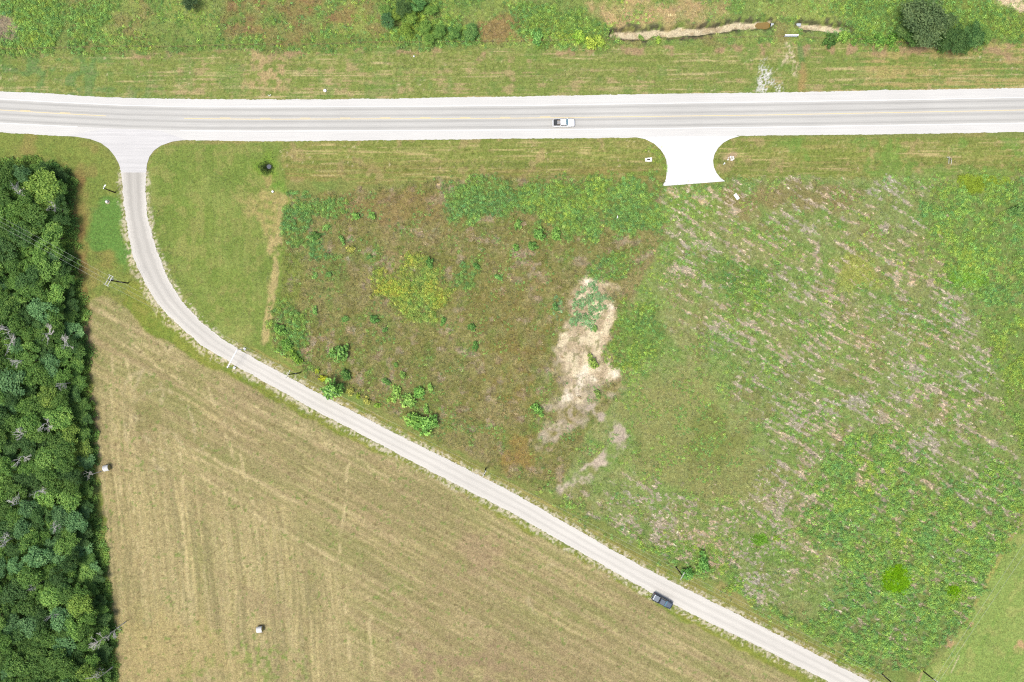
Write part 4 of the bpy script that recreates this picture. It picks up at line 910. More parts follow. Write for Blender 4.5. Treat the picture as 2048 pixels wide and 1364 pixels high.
def scatter(name, lib, px, py, col, scl, label, cat, seed=1, flat=1.0):
    r = np.random.default_rng(seed); n = len(px); ng, cnt = lib
    yaw = r.uniform(0, 6.28, n) if lib is not LIB_STRAW else math.radians(-31) + r.normal(0, 0.22, n) + np.where(r.random(n) < 0.14, 1.57, 0)
    V = np.stack([(px - 1024) * S, (682 - py) * S, lut(Z, px, py) - 0.02], -1)
    m = bpy.data.meshes.new(name); m.vertices.add(n); m.vertices.foreach_set('co', V.astype(np.float32).ravel())
    a = m.attributes.new('col', 'FLOAT_COLOR', 'POINT'); a.data.foreach_set('color', np.concatenate([col, np.ones((n, 1))], 1).astype(np.float32).ravel())
    a = m.attributes.new('rot', 'FLOAT_VECTOR', 'POINT'); a.data.foreach_set('vector', np.stack([r.normal(0, .1, n), r.normal(0, .1, n), yaw], -1).astype(np.float32).ravel())
    a = m.attributes.new('scl', 'FLOAT_VECTOR', 'POINT'); a.data.foreach_set('vector', np.stack([scl, scl, scl * flat], -1).astype(np.float32).ravel())
    a = m.attributes.new('pick', 'INT', 'POINT'); a.data.foreach_set('value', r.integers(0, cnt, n).astype(np.int32))
    o = link(name, m); md = o.modifiers.new('scatter', 'NODES'); md.node_group = ng
    tag(o, label, cat, kind='stuff'); return o

def cand(x0, y0, x1, y1, per_m2, seed):
    """evenly jittered candidate points in a pixel box"""
    r = np.random.default_rng(seed); st = 1 / math.sqrt(per_m2) / S
    gx, gy = np.meshgrid(np.arange(x0, x1, st), np.arange(y0, y1, st))
    return (gx + r.uniform(0, st, gx.shape)).ravel(), (gy + r.uniform(0, st, gx.shape)).ravel(), r

def mixcol(cols, n, r, jit=0.24, f=1.0):
    A = np.array([leaf(*c, f) for c in cols]); k = r.integers(0, len(A), n); k2 = r.integers(0, len(A), n); t = r.random((n, 1)) * 0.6
    return np.clip((A[k] * (1 - t) + A[k2] * t) * np.exp(r.normal(0, jit, (n, 1))), 0, 0.8)

PATCHED = np.zeros(SH, np.float32)
for x, y, rx, ry in ((1787, 1160, 31, 31), (1905, 1187, 14, 14)): PATCHED = np.maximum(PATCHED, blob(x, y, rx, ry, 0.15, 0.1))
LANE = LM([((a[0] + b[0]) / 2, (a[1] + b[1]) / 2) for a, b in zip(SR_L, SR_R)], 27, 4); APR = PM(DRIVE, 2, 0)
PDEB = ss(0.4, 1.2, rows * 0.75 + 0.25 * n8 + 0.6 * brk)
for i, (nm, lab, poly, den, cols, sc_) in enumerate(PATCH):
    p = np.array(poly); px, py, r = cand(p[:, 0].min() - 12, p[:, 1].min() - 12, p[:, 0].max() + 12, p[:, 1].max() + 12, den * (2.7 if i in (10, 11, 12, 13) else 1.6), 1000 + i)
    d = inside(poly, px + lut(WARPX, px, py) * 9, py + lut(WARPY, px, py) * 9)
    bigp = i in (10, 11, 12, 13)
    keep = r.random(len(px)) < (ss(-22, 22, d) * 0.95 if bigp else ss(-15, 13, d)) * np.clip((0.72 if bigp else 0.92) + 0.30 * lut(n20, px, py) + 0.22 * lut(m8, px, py) - 0.75 * lut(PDEB, px, py) * (1 if bigp else 0) - (0.5 * ss(0.2, 1.2, lut(m20, px, py)) if bigp else 0), 0.0, 1) * (1 - lut(PATCHED, px, py)) * (1 - lut(LANE, px, py)) * (1 - 0.8 * lut(APR, px, py))
    px, py = px[keep], py[keep]
    hue = lut(m60, px, py)[:, None] * 0.06 + lut(n20, px, py)[:, None] * 0.04
    col = mixcol(cols, len(px), r, f=WF * (1.02 if bigp else 0.94)) * np.exp(hue * np.array([1.2, 0.4, -0.8]))
    scatter(nm, LIB_TALL if i < 21 else LIB_BROAD, px, py, np.clip(col, 0, .8), r.uniform(0.55, 1.1, len(px)) * sc_, lab, 'weeds', i + 1)
for i, (x, y, rx, ry, lab, cols) in enumerate([(1787, 1160, 31, 31, 'round vivid green patch in the lower right weeds', BRIGHT), (1905, 1187, 14, 14, 'small vivid green patch near the lower right lawn', BRIGHT), (1938, 548, 32, 30, 'vivid green patch in the right-hand weeds', [(124, 168, 62), (132, 170, 66)]), (1968, 366, 46, 15, 'yellow-green wet patch at the right below the verge', [(144, 164, 54), (132, 156, 50)]), (1518, 1082, 16, 9, 'low dark green patch right of the lane, left one of two', [(112, 158, 50)]), (1553, 1077, 11, 6, 'tiny yellow-green patch, right one of two above the lane', [(150, 180, 36)]), (1715, 548, 40, 38, 'soft yellow-green grassy patch in the right-hand field', [(152, 166, 86), (160, 166, 90)])]):
    px, py, r = cand(x - rx * 1.3, y - ry * 1.3, x + rx * 1.3, y + ry * 1.3, 14.0 if i < 6 else 2.2, 1200 + i)
    q = np.hypot((px - x) / rx, (py - y) / ry) + (0.12 if i < 2 else 0.30) * lut(n20, px, py); keep = r.random(len(px)) < 1 - ss(0.8 if i < 2 else 0.3, 1.1, q); px, py = px[keep], py[keep]
    scatter('grass_patch', LIB_GRASS, px, py, np.clip(np.array([alb(*cols[k % len(cols)], 1.75) for k in range(len(px))]) * np.exp(r.normal(0, .22, (len(px), 1))), 0, .8), r.uniform(0.7, 1.8, len(px)), lab, 'grass', 60 + i)
# blue-leaved creeping plant on the sand
px, py, r = cand(1100, 545, 1235, 665, 3.6, 1301)
d = np.maximum(inside([(1140, 622), (1150, 585), (1170, 572), (1190, 560), (1205, 585), (1222, 600), (1200, 635), (1170, 655), (1140, 650)], px, py), inside([(1110, 600), (1120, 595), (1124, 640), (1114, 640)], px, py))
keep = r.random(len(px)) < ss(-8, 7, d + 4 * lut(n20, px, py)) * np.clip(0.6 + 0.5 * lut(m8, px, py), 0, 1)
scatter('creeping_plant', LIB_VINE, px[keep], py[keep], mixcol(BLUE, keep.sum(), r, 0.15, 1.9), r.uniform(0.6, 1.1, keep.sum()), 'blue-green creeping plant spread over the bare sand', 'plant', 81)
# loose weeds over the two weed fields and the north field
def soften(c):
    m = c.mean(-1, keepdims=True); return m * (c / m) ** 0.84

def loose(name, lib, mask, per, cols, f, smin, smax, label, cat, seed, box=(-80, -40, 2130, 1400), flat=1.0):
    px, py, r = cand(*box, per, seed); w = lut(mask, px, py); keep = r.random(len(px)) < w; px, py = px[keep], py[keep]
    hue = lut(n60, px, py)[:, None] * 0.05
    if cols is None: return scatter(name, lib, px, py, np.clip(soften(lut(C, px, py)) * f * np.exp(r.normal(0, 0.2, (len(px), 1)) + r.normal(0, 0.05, (len(px), 3))), 0, .8), r.uniform(smin, smax, len(px)), label, cat, seed, flat)
    return scatter(name, lib, px, py, np.clip(mixcol(cols, len(px), r, 0.24, f) * np.exp(hue * np.array([1.0, .2, -.8])), 0, .8), r.uniform(smin, smax, len(px)), label, cat, seed, flat)
SHB = np.zeros(SH, np.float32)
for q in shr: SHB = np.maximum(SHB, blob(q[0], q[1], q[2] * 1.7, q[2] * 1.7, 0.6, 0.4))
clear = (1 - np.clip(LM(SR_R[1:], 16, 6) + LM(SR_L[1:], 18, 4), 0, 1)) * (1 - drv) * (1 - bed) * (1 - SAND * 0.92) * (1 - SA2 * 0.8)
EDG = 1 - ss(0.3, 0.9, DEB)
loose('scattered_weeds', LIB_BROAD, WW * clear * np.clip(ss(0.3, 1.6, n20 + 0.4 * m60) + 0.6 * SHB, 0, 1) * (1 - PMASK), 1.2, GREEN + [(120, 150, 74)], WF, 0.4, 0.9, 'small leafy weeds scattered through the brown left-hand field', 'weeds', 91, (530, 340, 1340, 1000))
loose('scattered_weeds', LIB_BROAD, WE * clear * EDG * ss(-0.3, 1.5, n20 + 0.6 * m60 + 0.4 * rows2), 2.0, GREEN + YGREEN, WF, 0.45, 0.95, 'leafy weeds scattered between the straw rows of the right-hand field', 'weeds', 92, (1080, 340, 2250, 1350))
loose('scattered_weeds', LIB_BROAD, Nf * clear * (1 - bank) * ss(-0.5, 1.5, m20 + 0.5 * n60), 1.5, GREEN + YGREEN, WF, 0.45, 1.0, 'weeds scattered over the rough field beyond the highway', 'weeds', 93, (-150, -120, 2200, 110))
rough_g = np.clip(WW + WE + Nf * (1 - bank), 0, 1) * clear
loose('rough_grass', LIB_GRASS, WW * clear * 0.7 * (1 - PMASK) * (1 - SA2), 2.2, None, 1.6, 0.7, 1.5, 'rough brownish grass of the left-hand weed field', 'grass', 94, (530, 340, 1340, 1000))
loose('rough_grass', LIB_GRASS, WE * clear * EDG * 0.7 * (1 - PMASK) * (1 - SA2), 2.2, None, 1.6, 0.6, 1.3, 'rough green grass of the right-hand weed field', 'grass', 95, (1080, 340, 2250, 1350))
loose('rough_grass', LIB_GRASS, Nf * clear * (1 - bank) * 0.7 * (1 - PMASK), 2.2, None, 1.65, 0.7, 1.5, 'rough grass of the field beyond the highway', 'grass', 96, (-150, -120, 2200, 110))
loose('straw_litter', LIB_STRAW, WE * clear * (1 - blob(1787, 1160, 32, 32, 0.1, 0.1)) * np.clip(DEB * 1.2, 0, 1), 4.6, [(208, 194, 178), (196, 182, 164), (180, 166, 148)], 1.34, 0.26, 0.60, 'pinkish dry straw lying in rows across the right-hand field', 'straw', 97, (1080, 340, 2250, 1350))
loose('straw_litter', LIB_STRAW, WW * clear * ss(0.9, 1.8, m20) * 0.5, 1.2, [(186, 166, 130), (176, 154, 118)], 1.0, 0.35, 0.8, 'dry straw lying in the brown left-hand field', 'straw', 98, (530, 340, 1340, 1000))
px, py, r = cand(505, 300, 570, 365, 5, 1400); q = np.hypot(px - 535, py - 332); keep = (q > 9) & (r.random(len(px)) < 0.8 * (1 - ss(13, 22, q)))
scatter('sedge', LIB_GRASS, px[keep], py[keep], mixcol([(80, 110, 46), (110, 146, 56), (66, 96, 40)], keep.sum(), r, .15, 1.2), r.uniform(0.4, 0.9, keep.sum()), 'dark lush grass ringing the wet hollow beside the highway', 'grass', 99)
loose('hay_stubble', LIB_GRASS, HF * (1 - FO) * 0.8, 0.3, None, 1.4, 0.3, 0.55, 'cut hay stubble and loose clippings over the tan field', 'grass', 101, (165, 590, 1720, 1400), 0.5)
mown = np.clip(Nv + Sv + LA + LB + LV + UV_ + SL, 0, 1) * (1 - LM(HW_C, 50, 1)) * (1 - FO) * (1 - drv) * (1 - jn) * (1 - np.clip(LM(SR_L[1:], 3, 2) + LM(SR_R[1:], 3, 2), 0, 1)) * (1 - PM([(241, 330), (293, 330), (292, 400), (333, 550), (440, 675), (512, 718), (1024, 984), (1745, 1366), (1690, 1380), (1024, 1026), (455, 722), (332, 626), (263, 505), (246, 375)], 1, 0))
loose('mown_grass', LIB_GRASS, mown * 0.85, 1.6, None, 1.25, 0.3, 0.75, 'short mown grass of the verges and lawns', 'grass', 102, (-100, 90, 2150, 1400), 0.5)
und = PM(FOREST, 9, 6, 5)
loose('undergrowth', LIB_BROAD, und * 0.95, 2.8, [(98, 138, 62), (112, 150, 66), (82, 124, 58)], WF, 1.0, 1.9, 'leafy undergrowth along and beneath the wood', 'undergrowth', 90, (-100, 312, 240, 1420))

# ------------------------------------------------------------------ water, gate, ditch pipes, fence
M_mudwater = mat_glass('brown_water', (0.20, 0.13, 0.025), 0.12); M_hole = mat_glass('dark_water', (0.06, 0.07, 0.085), 0.12)
def disc(name, px, py, rx, ry, z, mat, kind=None, seed=3):
    r = random.Random(seed); b = MB(); n = 28
    b.poly([((px + rx * (1 + r.uniform(-.12, .12)) * math.cos(6.2832 * k / n) - 1024) * S, (682 - py - ry * (1 + r.uniform(-.12, .12)) * math.sin(6.2832 * k / n)) * S, z) for k in range(n)])
    o = b.build(name, mat)
    if o.data.polygons[0].normal.z < 0: o.data.flip_normals()
    return o
w_ = disc('brown_puddle', 1529, 48, 15, 9, gz(1525, 48) + 0.18, M_mudwater); tag(w_, kind='structure')
w_ = disc('dark_puddle', 535, 331, 4.6, 4.6, gz(535, 332) + 0.35, M_hole); tag(w_, kind='structure')

def along(a, b, n): return [(a[0] + (b[0] - a[0]) * i / n, a[1] + (b[1] - a[1]) * i / n) for i in range(n + 1)]
M_post = plain('fence_post', (0.20, 0.16, 0.12), 0.95, 0.05, var=0.3)
M_rust = plain('rusty_wire', (0.30, 0.16, 0.10), 0.8, 0.2)
def fence(a, b, label, step_m=4.0):
    L = math.hypot(a[0] - b[0], a[1] - b[1]) * S; n = int(L / step_m)
    t = empty('wire_fence', P(*a)); tag(t, label, 'fence'); o = t.location
    pts = along(a, b, n); pm = None
    for x, y in pts:
        w = P(x, y) - o; g = gz(x, y)
        if pm is None: ob = MB().tube([(0, 0, -0.3), (0, 0, 0.7), (0.01, 0, 1.3)], [0.075, 0.07, 0.06], 7).build('post', M_post, t); pm = ob.data
        else: ob = link('post', pm, None, t)
        ob.location = (w.x, w.y, g)
    for h in (0.4, 0.75, 1.1):
        MB().tube([(P(x, y).x - o.x, P(x, y).y - o.y + 0.08, gz(x, y) + h) for x, y in pts], 0.012, 4).build('wire', M_rust, t)
fence((-120, 102), (1566, 75), 'rusty wire fence on thin posts along the far verge, left of the gate')
fence((1594, 75), (1840, 90), 'rusty wire fence on thin posts right of the gate')
# gate
g0, g1 = P(1566.5, 74), P(1593.5, 74); gl = (g1 - g0).length
t = empty('field_gate', (g0.x, g0.y, gz(1580, 74)), math.atan2(g1.y - g0.y, g1.x - g0.x)); tag(t, 'pale metal tube gate in the fence below the ditch crossing', 'gate')
for i in range(6): MB().tube([(0, 0, 0.2 + 0.2 * i), (gl, 0, 0.2 + 0.2 * i)], 0.045 if i in (0, 5) else 0.03, 6).build('rail', M_galv, t)
for xx in (0.0, gl / 2, gl): MB().tube([(xx, 0, 0.15), (xx, 0, 1.24)], 0.045, 6).build('upright', M_galv, t)
MB().box((gl / 2, 0, 1.25), (gl, 0.32, 0.05), 0.01).build('top_plate', M_whitepaint, t)
# culvert through the ditch crossing
c0, c1 = P(1543, 47), P(1603, 47); cz = gz(1530, 48) + 0.45
t = empty('culvert_pipe', (c0.x, c0.y, cz)); tag(t, 'dark ended culvert pipe carrying the ditch under the field crossing', 'culvert')
b = MB(); n = 20; L_ = c1.x - c0.x
b.loft([[(L_ * k / 10, 0.55 * math.cos(6.2832 * i / n), 0.55 * math.sin(6.2832 * i / n)) for i in range(n)] for k in range(11)], cap=False).build('pipe', M_galv, t)
b = MB(); b.loft([[(L_ * k / 10 + 0.03, 0.5 * math.cos(6.2832 * i / n), 0.5 * math.sin(6.2832 * i / n)) for i in range(n)] for k in range(11)], cap=True).build('shade_plug', M_dark, t)  # capped black plug, painted in place of the shade inside the pipe

# ------------------------------------------------------------------ poles and wires
def pole(base, top, label, arms, arm_dir, h=None, wood=True, extra=None):
    """base, top: pixels of foot and head; the height follows from the lean in the picture"""
    bx, by = base[0] - 1024, base[1] - 682; tx, ty = top[0] - 1024, top[1] - 682
    k = math.hypot(tx, ty) / math.hypot(bx, by); hh = h or H * (1 - 1 / k)
    w = P(*base); g = gz(*base)
    t = empty('utility_pole', (w.x, w.y, g), arm_dir); tag(t, label, 'pole')
    MB().tube([(0, 0, -0.6), (0, 0, hh * 0.5), (0, 0, hh)], [0.19, 0.165, 0.13], 10).build('post', M_polewood, t)
    for z, l, off in arms:
        MB().box((off, 0.16, hh - z), (l, 0.17, 0.14), 0.02).build('crossarm', M_arm, t)
        for s in (-0.46, 0.0, 0.46):
            MB().tube([(off + s * l, 0.16, hh - z + 0.07), (off + s * l, 0.16, hh - z + 0.16), (off + s * l, 0.16, hh - z + 0.3)], [0.03, 0.07, 0.05], 8).build('insulator', M_insul, t)
    return t, w, hh, arm_dir
AD = math.radians(61)     # crossarms stand square to the lane
poles = []
poles.append(pole((255, 566), (214, 560), 'dark pole with double crossarm between the wood and the lane', [(0.2, 2.9, 0.0), (0.2, 2.9, 0.0)][:1], AD))
t0 = poles[0][0]
hh0 = poles[0][2]
MB().box((0, -0.55, hh0 - 0.2), (2.9, 0.17, 0.14), 0.02).build('crossarm', M_arm, t0)
for s in (-1.4, 1.4): MB().box((s, -0.2, hh0 - 0.11), (0.12, 1.5, 0.1), 0.01).build('brace', M_arm, t0)
MB().tube([(0.35, 0.1, hh0 - 2.2), (0.35, 0.1, hh0 - 1.4)], 0.24, 12).build('transformer', M_galv, t0)
poles.append(pole((600, 745.5), (576, 744), 'dark pole with pale crossarm, first beyond the overhead bar on the lane', [(0.15, 2.4, 0.0)], AD))
poles.append(pole((971.5, 937), (966.5, 950), 'pole with pale crossarm at mid lane, seen from straight above', [(0.15, 2.5, 0.0)], AD, h=9.0))
poles.append(pole((1352, 1134), (1367, 1153), 'dark pole with pale crossarm near the parked black pickup', [(0.15, 2.4, 0.0)], AD))
poles.append(pole((1763, 1347), (1796, 1376), 'dark pole at the bottom edge, left one of two', [(0.15, 2.4, 0.0)], AD, h=7.6))
# pole by the south-east lawn
AD2 = math.radians(-33)
pr = pole((1846, 1342), (1873, 1363), 'dark pole with small crossarm at the bottom edge beside the mown lawn', [(0.15, 1.5, 0.0)], AD2)
# lamp pole near the junction
pl = pole((230, 385), (207, 376), 'short dark lamp pole left of the lane near the junction', [], 0.0)
MB().tube([(0, 0, pl[2] - 0.1), (0.25, 0.35, pl[2] + 0.15), (0.4, 0.55, pl[2] + 0.2)], 0.05, 6).build('lamp_arm', M_whitepaint, pl[0])
MB().box((0.45, 0.62, pl[2] + 0.2), (0.32, 0.7, 0.16), 0.05, Matrix.Rotation(math.radians(-40), 3, 'Z')).build('lamp_head', M_whitepaint, pl[0])
MB().tube([(0, 0, pl[2] - 0.02), (0, 0, pl[2] + 0.05)], 0.14, 10).build('cap', M_whitepaint, pl[0])
# wires strung from pole to pole
def armpt(p, off):
    t, w, hh, a = p; return Vector((w.x + math.cos(a) * off - math.sin(a) * 0.16, w.y + math.sin(a) * off + math.cos(a) * 0.16, gz(1024 + w.x / S, 682 - w.y / S) + hh + 0.12))
def wire(pts, label, sag=0.9, rad=0.014, grp=None):
    out = []
    for a, b in zip(pts, pts[1:]):
        for i in range(14):
            f = i / 14; p = a.lerp(b, f); p.z -= sag * 4 * f * (1 - f); out.append(p)
    out.append(pts[-1]); o = MB().tube(out, rad, 5).build('power_line', M_wire); tag(o, label, 'wire', grp)
lw = P(-260, 305, 9.5)
for s, nm in ((-1.1, 'lower left'), (0.0, 'middle'), (1.1, 'upper right')):
    far0 = lw + Vector((math.cos(AD) * s, math.sin(AD) * s, 0)); last = P(2200, 1590, 7.6) + Vector((math.cos(AD) * s, math.sin(AD) * s, 0))
    wire([far0] + [armpt(p, s) for p in poles] + [last], 'overhead wire following the lane, %s of three' % nm, grp='wires along the lane')
for s, nm in ((-0.6, 'left'), (0.6, 'right')):
    e = P(2260, 800, 8.0) + Vector((math.cos(AD2) * s * 2, math.sin(AD2) * s * 2, 0))
    wire([armpt(pr, s), e], 'overhead wire across the lower right lawn, %s of two' % nm, 0.8, 0.018, 'wires over the lawn')
wire([armpt(poles[4], 0.4), armpt(pr, -0.6)], 'short wire between the two poles at the bottom edge', 0.3)
# overhead bar across the lane
a_, b_ = P(474.5, 699, 5.0), P(454.5, 736, 5.0); mid = (a_ + b_) / 2; L_ = (b_ - a_).length
t = empty('overhead_bar', (mid.x, mid.y, 0), math.atan2(b_.y - a_.y, b_.x - a_.x)); tag(t, 'white overhead bar on two thin posts spanning the lane', 'height bar')
MB().tube([(-L_ / 2, 0, 5.0), (L_ / 2, 0, 5.0)], 0.15, 10).build('beam', M_whitepaint, t)
for s in (-1, 1):
    MB().tube([(s * (L_ / 2 - 0.05), 0, -0.1), (s * (L_ / 2 - 0.05), 0, 5.0)], 0.06, 8).build('post', M_arm, t)
    MB().box((s * (L_ / 2 + 0.1), 0, 0.1), (0.7, 0.7, 0.25), 0.05).build('footing', M_concrete, t)

# ------------------------------------------------------------------ hay bales
def bale(px, py, rz, label):
    r_, l = 0.84, 1.55; n = 28; w = P(px, py, 0.8)
    t = empty('hay_bale', (w.x, w.y, gz(1024 + w.x / S, 682 - w.y / S)), rz); tag(t, label, 'hay bale', 'round bales in the hay field')
    rr = random.Random(int(px)); b = MB()
    prof = [(-l / 2, 0.88), (-l / 2 + 0.07, 0.97)] + [(-l / 2 + 0.2 + (l - 0.4) * k / 6, 1.0) for k in range(7)] + [(l / 2 - 0.07, 0.97), (l / 2, 0.88)]
    b.loft([[(x, r_ * q * (1 + rr.uniform(-.012, .012)) * math.cos(6.2832 * i / n), r_ * 0.97 + r_ * q * (0.95 + rr.uniform(-.012, .012)) * math.sin(6.2832 * i / n)) for i in range(n)] for x, q in prof], cap=False)
    b.build('net_wrap', M_wrap, t, True)
    for s in (-1, 1):
        b = MB(); rings = [(0.0, 0.9), (0.05, 0.82), (0.03, 0.6), (0.06, 0.4), (0.03, 0.2), (0.05, 0.04)]
        b.loft([[(s * (l / 2 - 0.01 + d), r_ * q * math.cos(6.2832 * i / n), r_ * 0.97 + r_ * 0.95 * q * math.sin(6.2832 * i / n)) for i in range(n)] for d, q in rings], cap=True).build('end_face', M_hay, t)
M_wrap = plain('white_net_wrap', (0.54, 0.54, 0.52), 0.7, 0.2, var=0.12, scale=5); M_hay = plain('hay', (0.30, 0.25, 0.10), 1.0, 0.02, var=0.35, scale=9)
bale(213, 936, math.radians(12), 'white wrapped round hay bale close to the edge of the wood')
bale(519, 1259.5, math.radians(8), 'white wrapped round hay bale out in the open hay field')

# ------------------------------------------------------------------ pickups
def pickup(px, py, rz, label, paint, roofpaint, cover, seed=0):
    w = P(px, py, 1.2); t = empty('pickup_truck', (w.x, w.y, 0.04 if not cover else gz(px, py) + 0.02), rz); tag(t, label, 'pickup truck')
    def ring(x, hw_, zb, zt, sh=0.10):
        return [(x, -hw_ * 0.94, zb), (x, -hw_, zb + 0.2), (x, -hw_, zt - sh), (x, -hw_ * 0.93, zt), (x, hw_ * 0.93, zt), (x, hw_, zt - sh), (x, hw_, zb + 0.2), (x, hw_ * 0.94, zb)]
    b = MB(); b.loft([ring(2.96, 0.50, 0.55, 0.90), ring(2.90, 0.70, 0.48, 0.97), ring(2.78, 0.86, 0.45, 1.03), ring(2.55, 0.96, 0.42, 1.09), ring(2.0, 1.0, 0.40, 1.15), ring(1.25, 1.0, 0.40, 1.20), ring(0.4, 1.0, 0.40, 1.20), ring(-0.98, 1.0, 0.40, 1.20)])
    body = b.build('body', paint, t)
    b = MB()      # hood bulge
    b.loft([[(2.6, -0.62, 1.08), (2.6, 0.62, 1.08), (2.6, 0.5, 1.12), (2.6, -0.5, 1.12)], [(1.9, -0.7, 1.14), (1.9, 0.7, 1.14), (1.9, 0.56, 1.2), (1.9, -0.56, 1.2)], [(1.22, -0.74, 1.19), (1.22, 0.74, 1.19), (1.22, 0.6, 1.24), (1.22, -0.6, 1.24)]]).build('hood', roofpaint, t)
    b = MB()      # cab
    def cr(x0, x1, hw_, z): return [(x0, -hw_, z), (x1, -hw_ * 0.96, z), (x1, hw_ * 0.96, z), (x0, hw_, z)]
    b.loft([cr(-0.98, 1.22, 0.95, 1.19), cr(-0.96, 0.92, 0.88, 1.50), cr(-0.90, 0.58, 0.77, 1.84), cr(-0.82, 0.48, 0.70, 1.90)]).build('cab', paint, t)
    b = MB(); b.loft([cr(-0.86, 0.50, 0.72, 1.893), cr(-0.80, 0.42, 0.66, 1.925)]).build('roof', roofpaint, t)
    b = MB(); b.poly([(1.235, -0.86, 1.225), (1.235, 0.86, 1.225), (0.60, 0.70, 1.845), (0.60, -0.70, 1.845)]).build('windshield', M_glassA, t)
    b = MB(); b.poly([(-0.99, -0.78, 1.3), (-0.99, 0.78, 1.3), (-0.925, 0.66, 1.78), (-0.925, -0.66, 1.78)]).build('rear_window', M_glassB, t)
    for s in (-1, 1):
        for x0, x1, x2, x3 in ((0.12, 1.02, 0.56, 0.12), (-0.85, 0.04, 0.04, -0.80)):
            MB().poly([(x0, s * 0.945, 1.26), (x1, s * 0.945, 1.26), (x2, s * 0.80, 1.80), (x3, s * 0.80, 1.80)]).build('side_window', M_glassB, t)
        MB().box((0.95, s * 1.1, 1.28), (0.18, 0.26, 0.2), 0.04).build('mirror', paint, t)
        MB().box((2.74, s * 0.74, 0.94), (0.22, 0.26, 0.16), 0.05, Matrix.Rotation(-s * 0.5, 3, 'Z')).build('headlight', M_lamp, t)
        MB().box((-2.9, s * 0.93, 1.0), (0.09, 0.14, 0.34), 0.02).build('tail_light', M_red, t)
        MB().box((-1.93, s * 0.96, 0.83), (1.92, 0.1, 0.86), 0.03).build('bed_side', paint, t)
        for x in (1.85, -1.75):
            wh = MB().tube([(x, s * 0.98, 0.39), (x, s * 0.72, 0.39)], 0.39, 20).build('wheel', M_black, t)
            MB().tube([(x, s * 0.99, 0.39), (x, s * 0.90, 0.39)], 0.23, 14).build('rim', M_galv, wh)
    MB().box((-2.87, 0, 0.86), (0.09, 1.82, 0.78), 0.03).build('tailgate', paint, t)
    MB().box((-1.93, 0, 0.72), (1.84, 1.84, 0.07)).build('bed_floor', M_bed, t)
    MB().box((-1.03, 0, 0.92), (0.08, 1.80, 0.54)).build('bed_front', M_bed, t)
    MB().loft([ring(3.05, 0.48, 0.42, 0.66, 0.05), ring(2.98, 0.70, 0.40, 0.68, 0.05), ring(2.86, 0.88, 0.40, 0.68, 0.05), ring(2.68, 0.98, 0.42, 0.68, 0.05)]).build('front_bumper', paint, t)
    MB().box((-3.0, 0, 0.56), (0.2, 1.8, 0.2), 0.05).build('rear_bumper', M_galv if not cover else paint, t)
    MB().box((2.95, 0, 0.80), (0.06, 0.9, 0.16), 0.02).build('grille', M_black, t)
    if cover:
        b = MB(); b.box((-1.95, 0, 1.285), (1.66, 1.56, 0.06), 0.02).build('bed_cover', M_cover, t)
        MB().box((-2.68, 0, 1.322), (0.16, 1.44, 0.02), 0.005).build('cover_edge', M_cedge, t)
    else:
        for s in (-1, 1): MB().box((-1.93, s * 0.905, 1.0), (1.84, 0.02, 0.5)).build('bed_lining', M_bed, t)
    return t
M_glassA = mat_glass('tinted_windshield', (0.13, 0.26, 0.33)); M_glassB = mat_glass('dark_window', (0.03, 0.035, 0.04))
M_white_car = plain('white_car_paint', (0.80, 0.80, 0.80), 0.25, 0.5, var=0.02); M_black_car = plain('black_car_paint', (0.025, 0.035, 0.05), 0.22, 0.6, var=0.1)
M_sky_sheen_car = plain('black_paint_sky_sheen', (0.075, 0.095, 0.125), 0.35, 0.5, var=0.12); M_cover = plain('grey_vinyl_cover', (0.15, 0.175, 0.20), 0.6, 0.3, var=0.12); M_cedge = plain('pale_trim', (0.60, 0.64, 0.68), 0.4, 0.4)  # black truck's hood and roof: sky reflection painted into a paler blue-grey
M_lamp = plain('lamp_lens', (0.55, 0.58, 0.6), 0.15, 0.6); M_red = plain('red_lens', (0.35, 0.02, 0.02), 0.2, 0.5); M_bed = plain('bed_liner', (0.05, 0.055, 0.06), 0.9, 0.1, var=0.2)
tw = pickup(1127.5, 245, math.radians(0.6), 'white pickup truck with open dark bed driving on the highway', M_white_car, M_white_car, False)
pickup(1325.5, 1203.5, math.radians(-28.5), 'black pickup truck with grey bed cover parked beside the lane', M_black_car, M_sky_sheen_car, True)
# cargo in the white truck's bed
w = tw.location; M_tan = plain('tan_cardboard', (0.40, 0.34, 0.26), 0.9, 0.1, var=0.15); M_pale = plain('pale_plastic', (0.50, 0.50, 0.50), 0.5, 0.3)
t = empty('cargo_crate', (w.x - 1.40, w.y + 0.05, w.z + 0.76)); tag(t, 'pale slatted crate lying in the open bed of the white pickup', 'crate')
for k in range(4): MB().box((-0.25 + 0.17 * k, 0, 0.2), (0.09, 0.9, 0.36), 0.01).build('slat', M_pale, t)
for s in (-1, 1): MB().box((0, s * 0.47, 0.2), (0.7, 0.05, 0.42), 0.01).build('side_board', M_tan, t)

# ------------------------------------------------------------------ small things on the verge
def headwall(px, py, rz, label):
    w = P(px, py); t = empty('culvert_end', (w.x, w.y, gz(px, py)), rz); tag(t, label, 'culvert end')
    b = MB(); b.loft([[(-0.95, -0.45, 0), (-0.95, 0.45, 0), (-0.95, 0.45, 0.1), (-0.95, -0.45, 0.1)], [(0.0, -0.55, 0), (0.0, 0.55, 0), (0.0, 0.55, 0.32), (0.0, -0.55, 0.32)], [(0.85, -0.55, 0), (0.85, 0.55, 0), (0.85, 0.55, 0.6), (0.85, -0.55, 0.6)]]).build('sloped_wall', M_concrete, t)
    b = MB(); b.poly([(-0.45, -0.16, 0.222), (-0.45, 0.16, 0.222), (0.35, 0.16, 0.47), (0.35, -0.16, 0.47)]).build('slot_shade', M_dark, t)  # flat black sheet on the wall, painted as the shade within a slot
headwall(1298, 318.5, 0.0, 'white sloped concrete culvert end left of the white driveway')
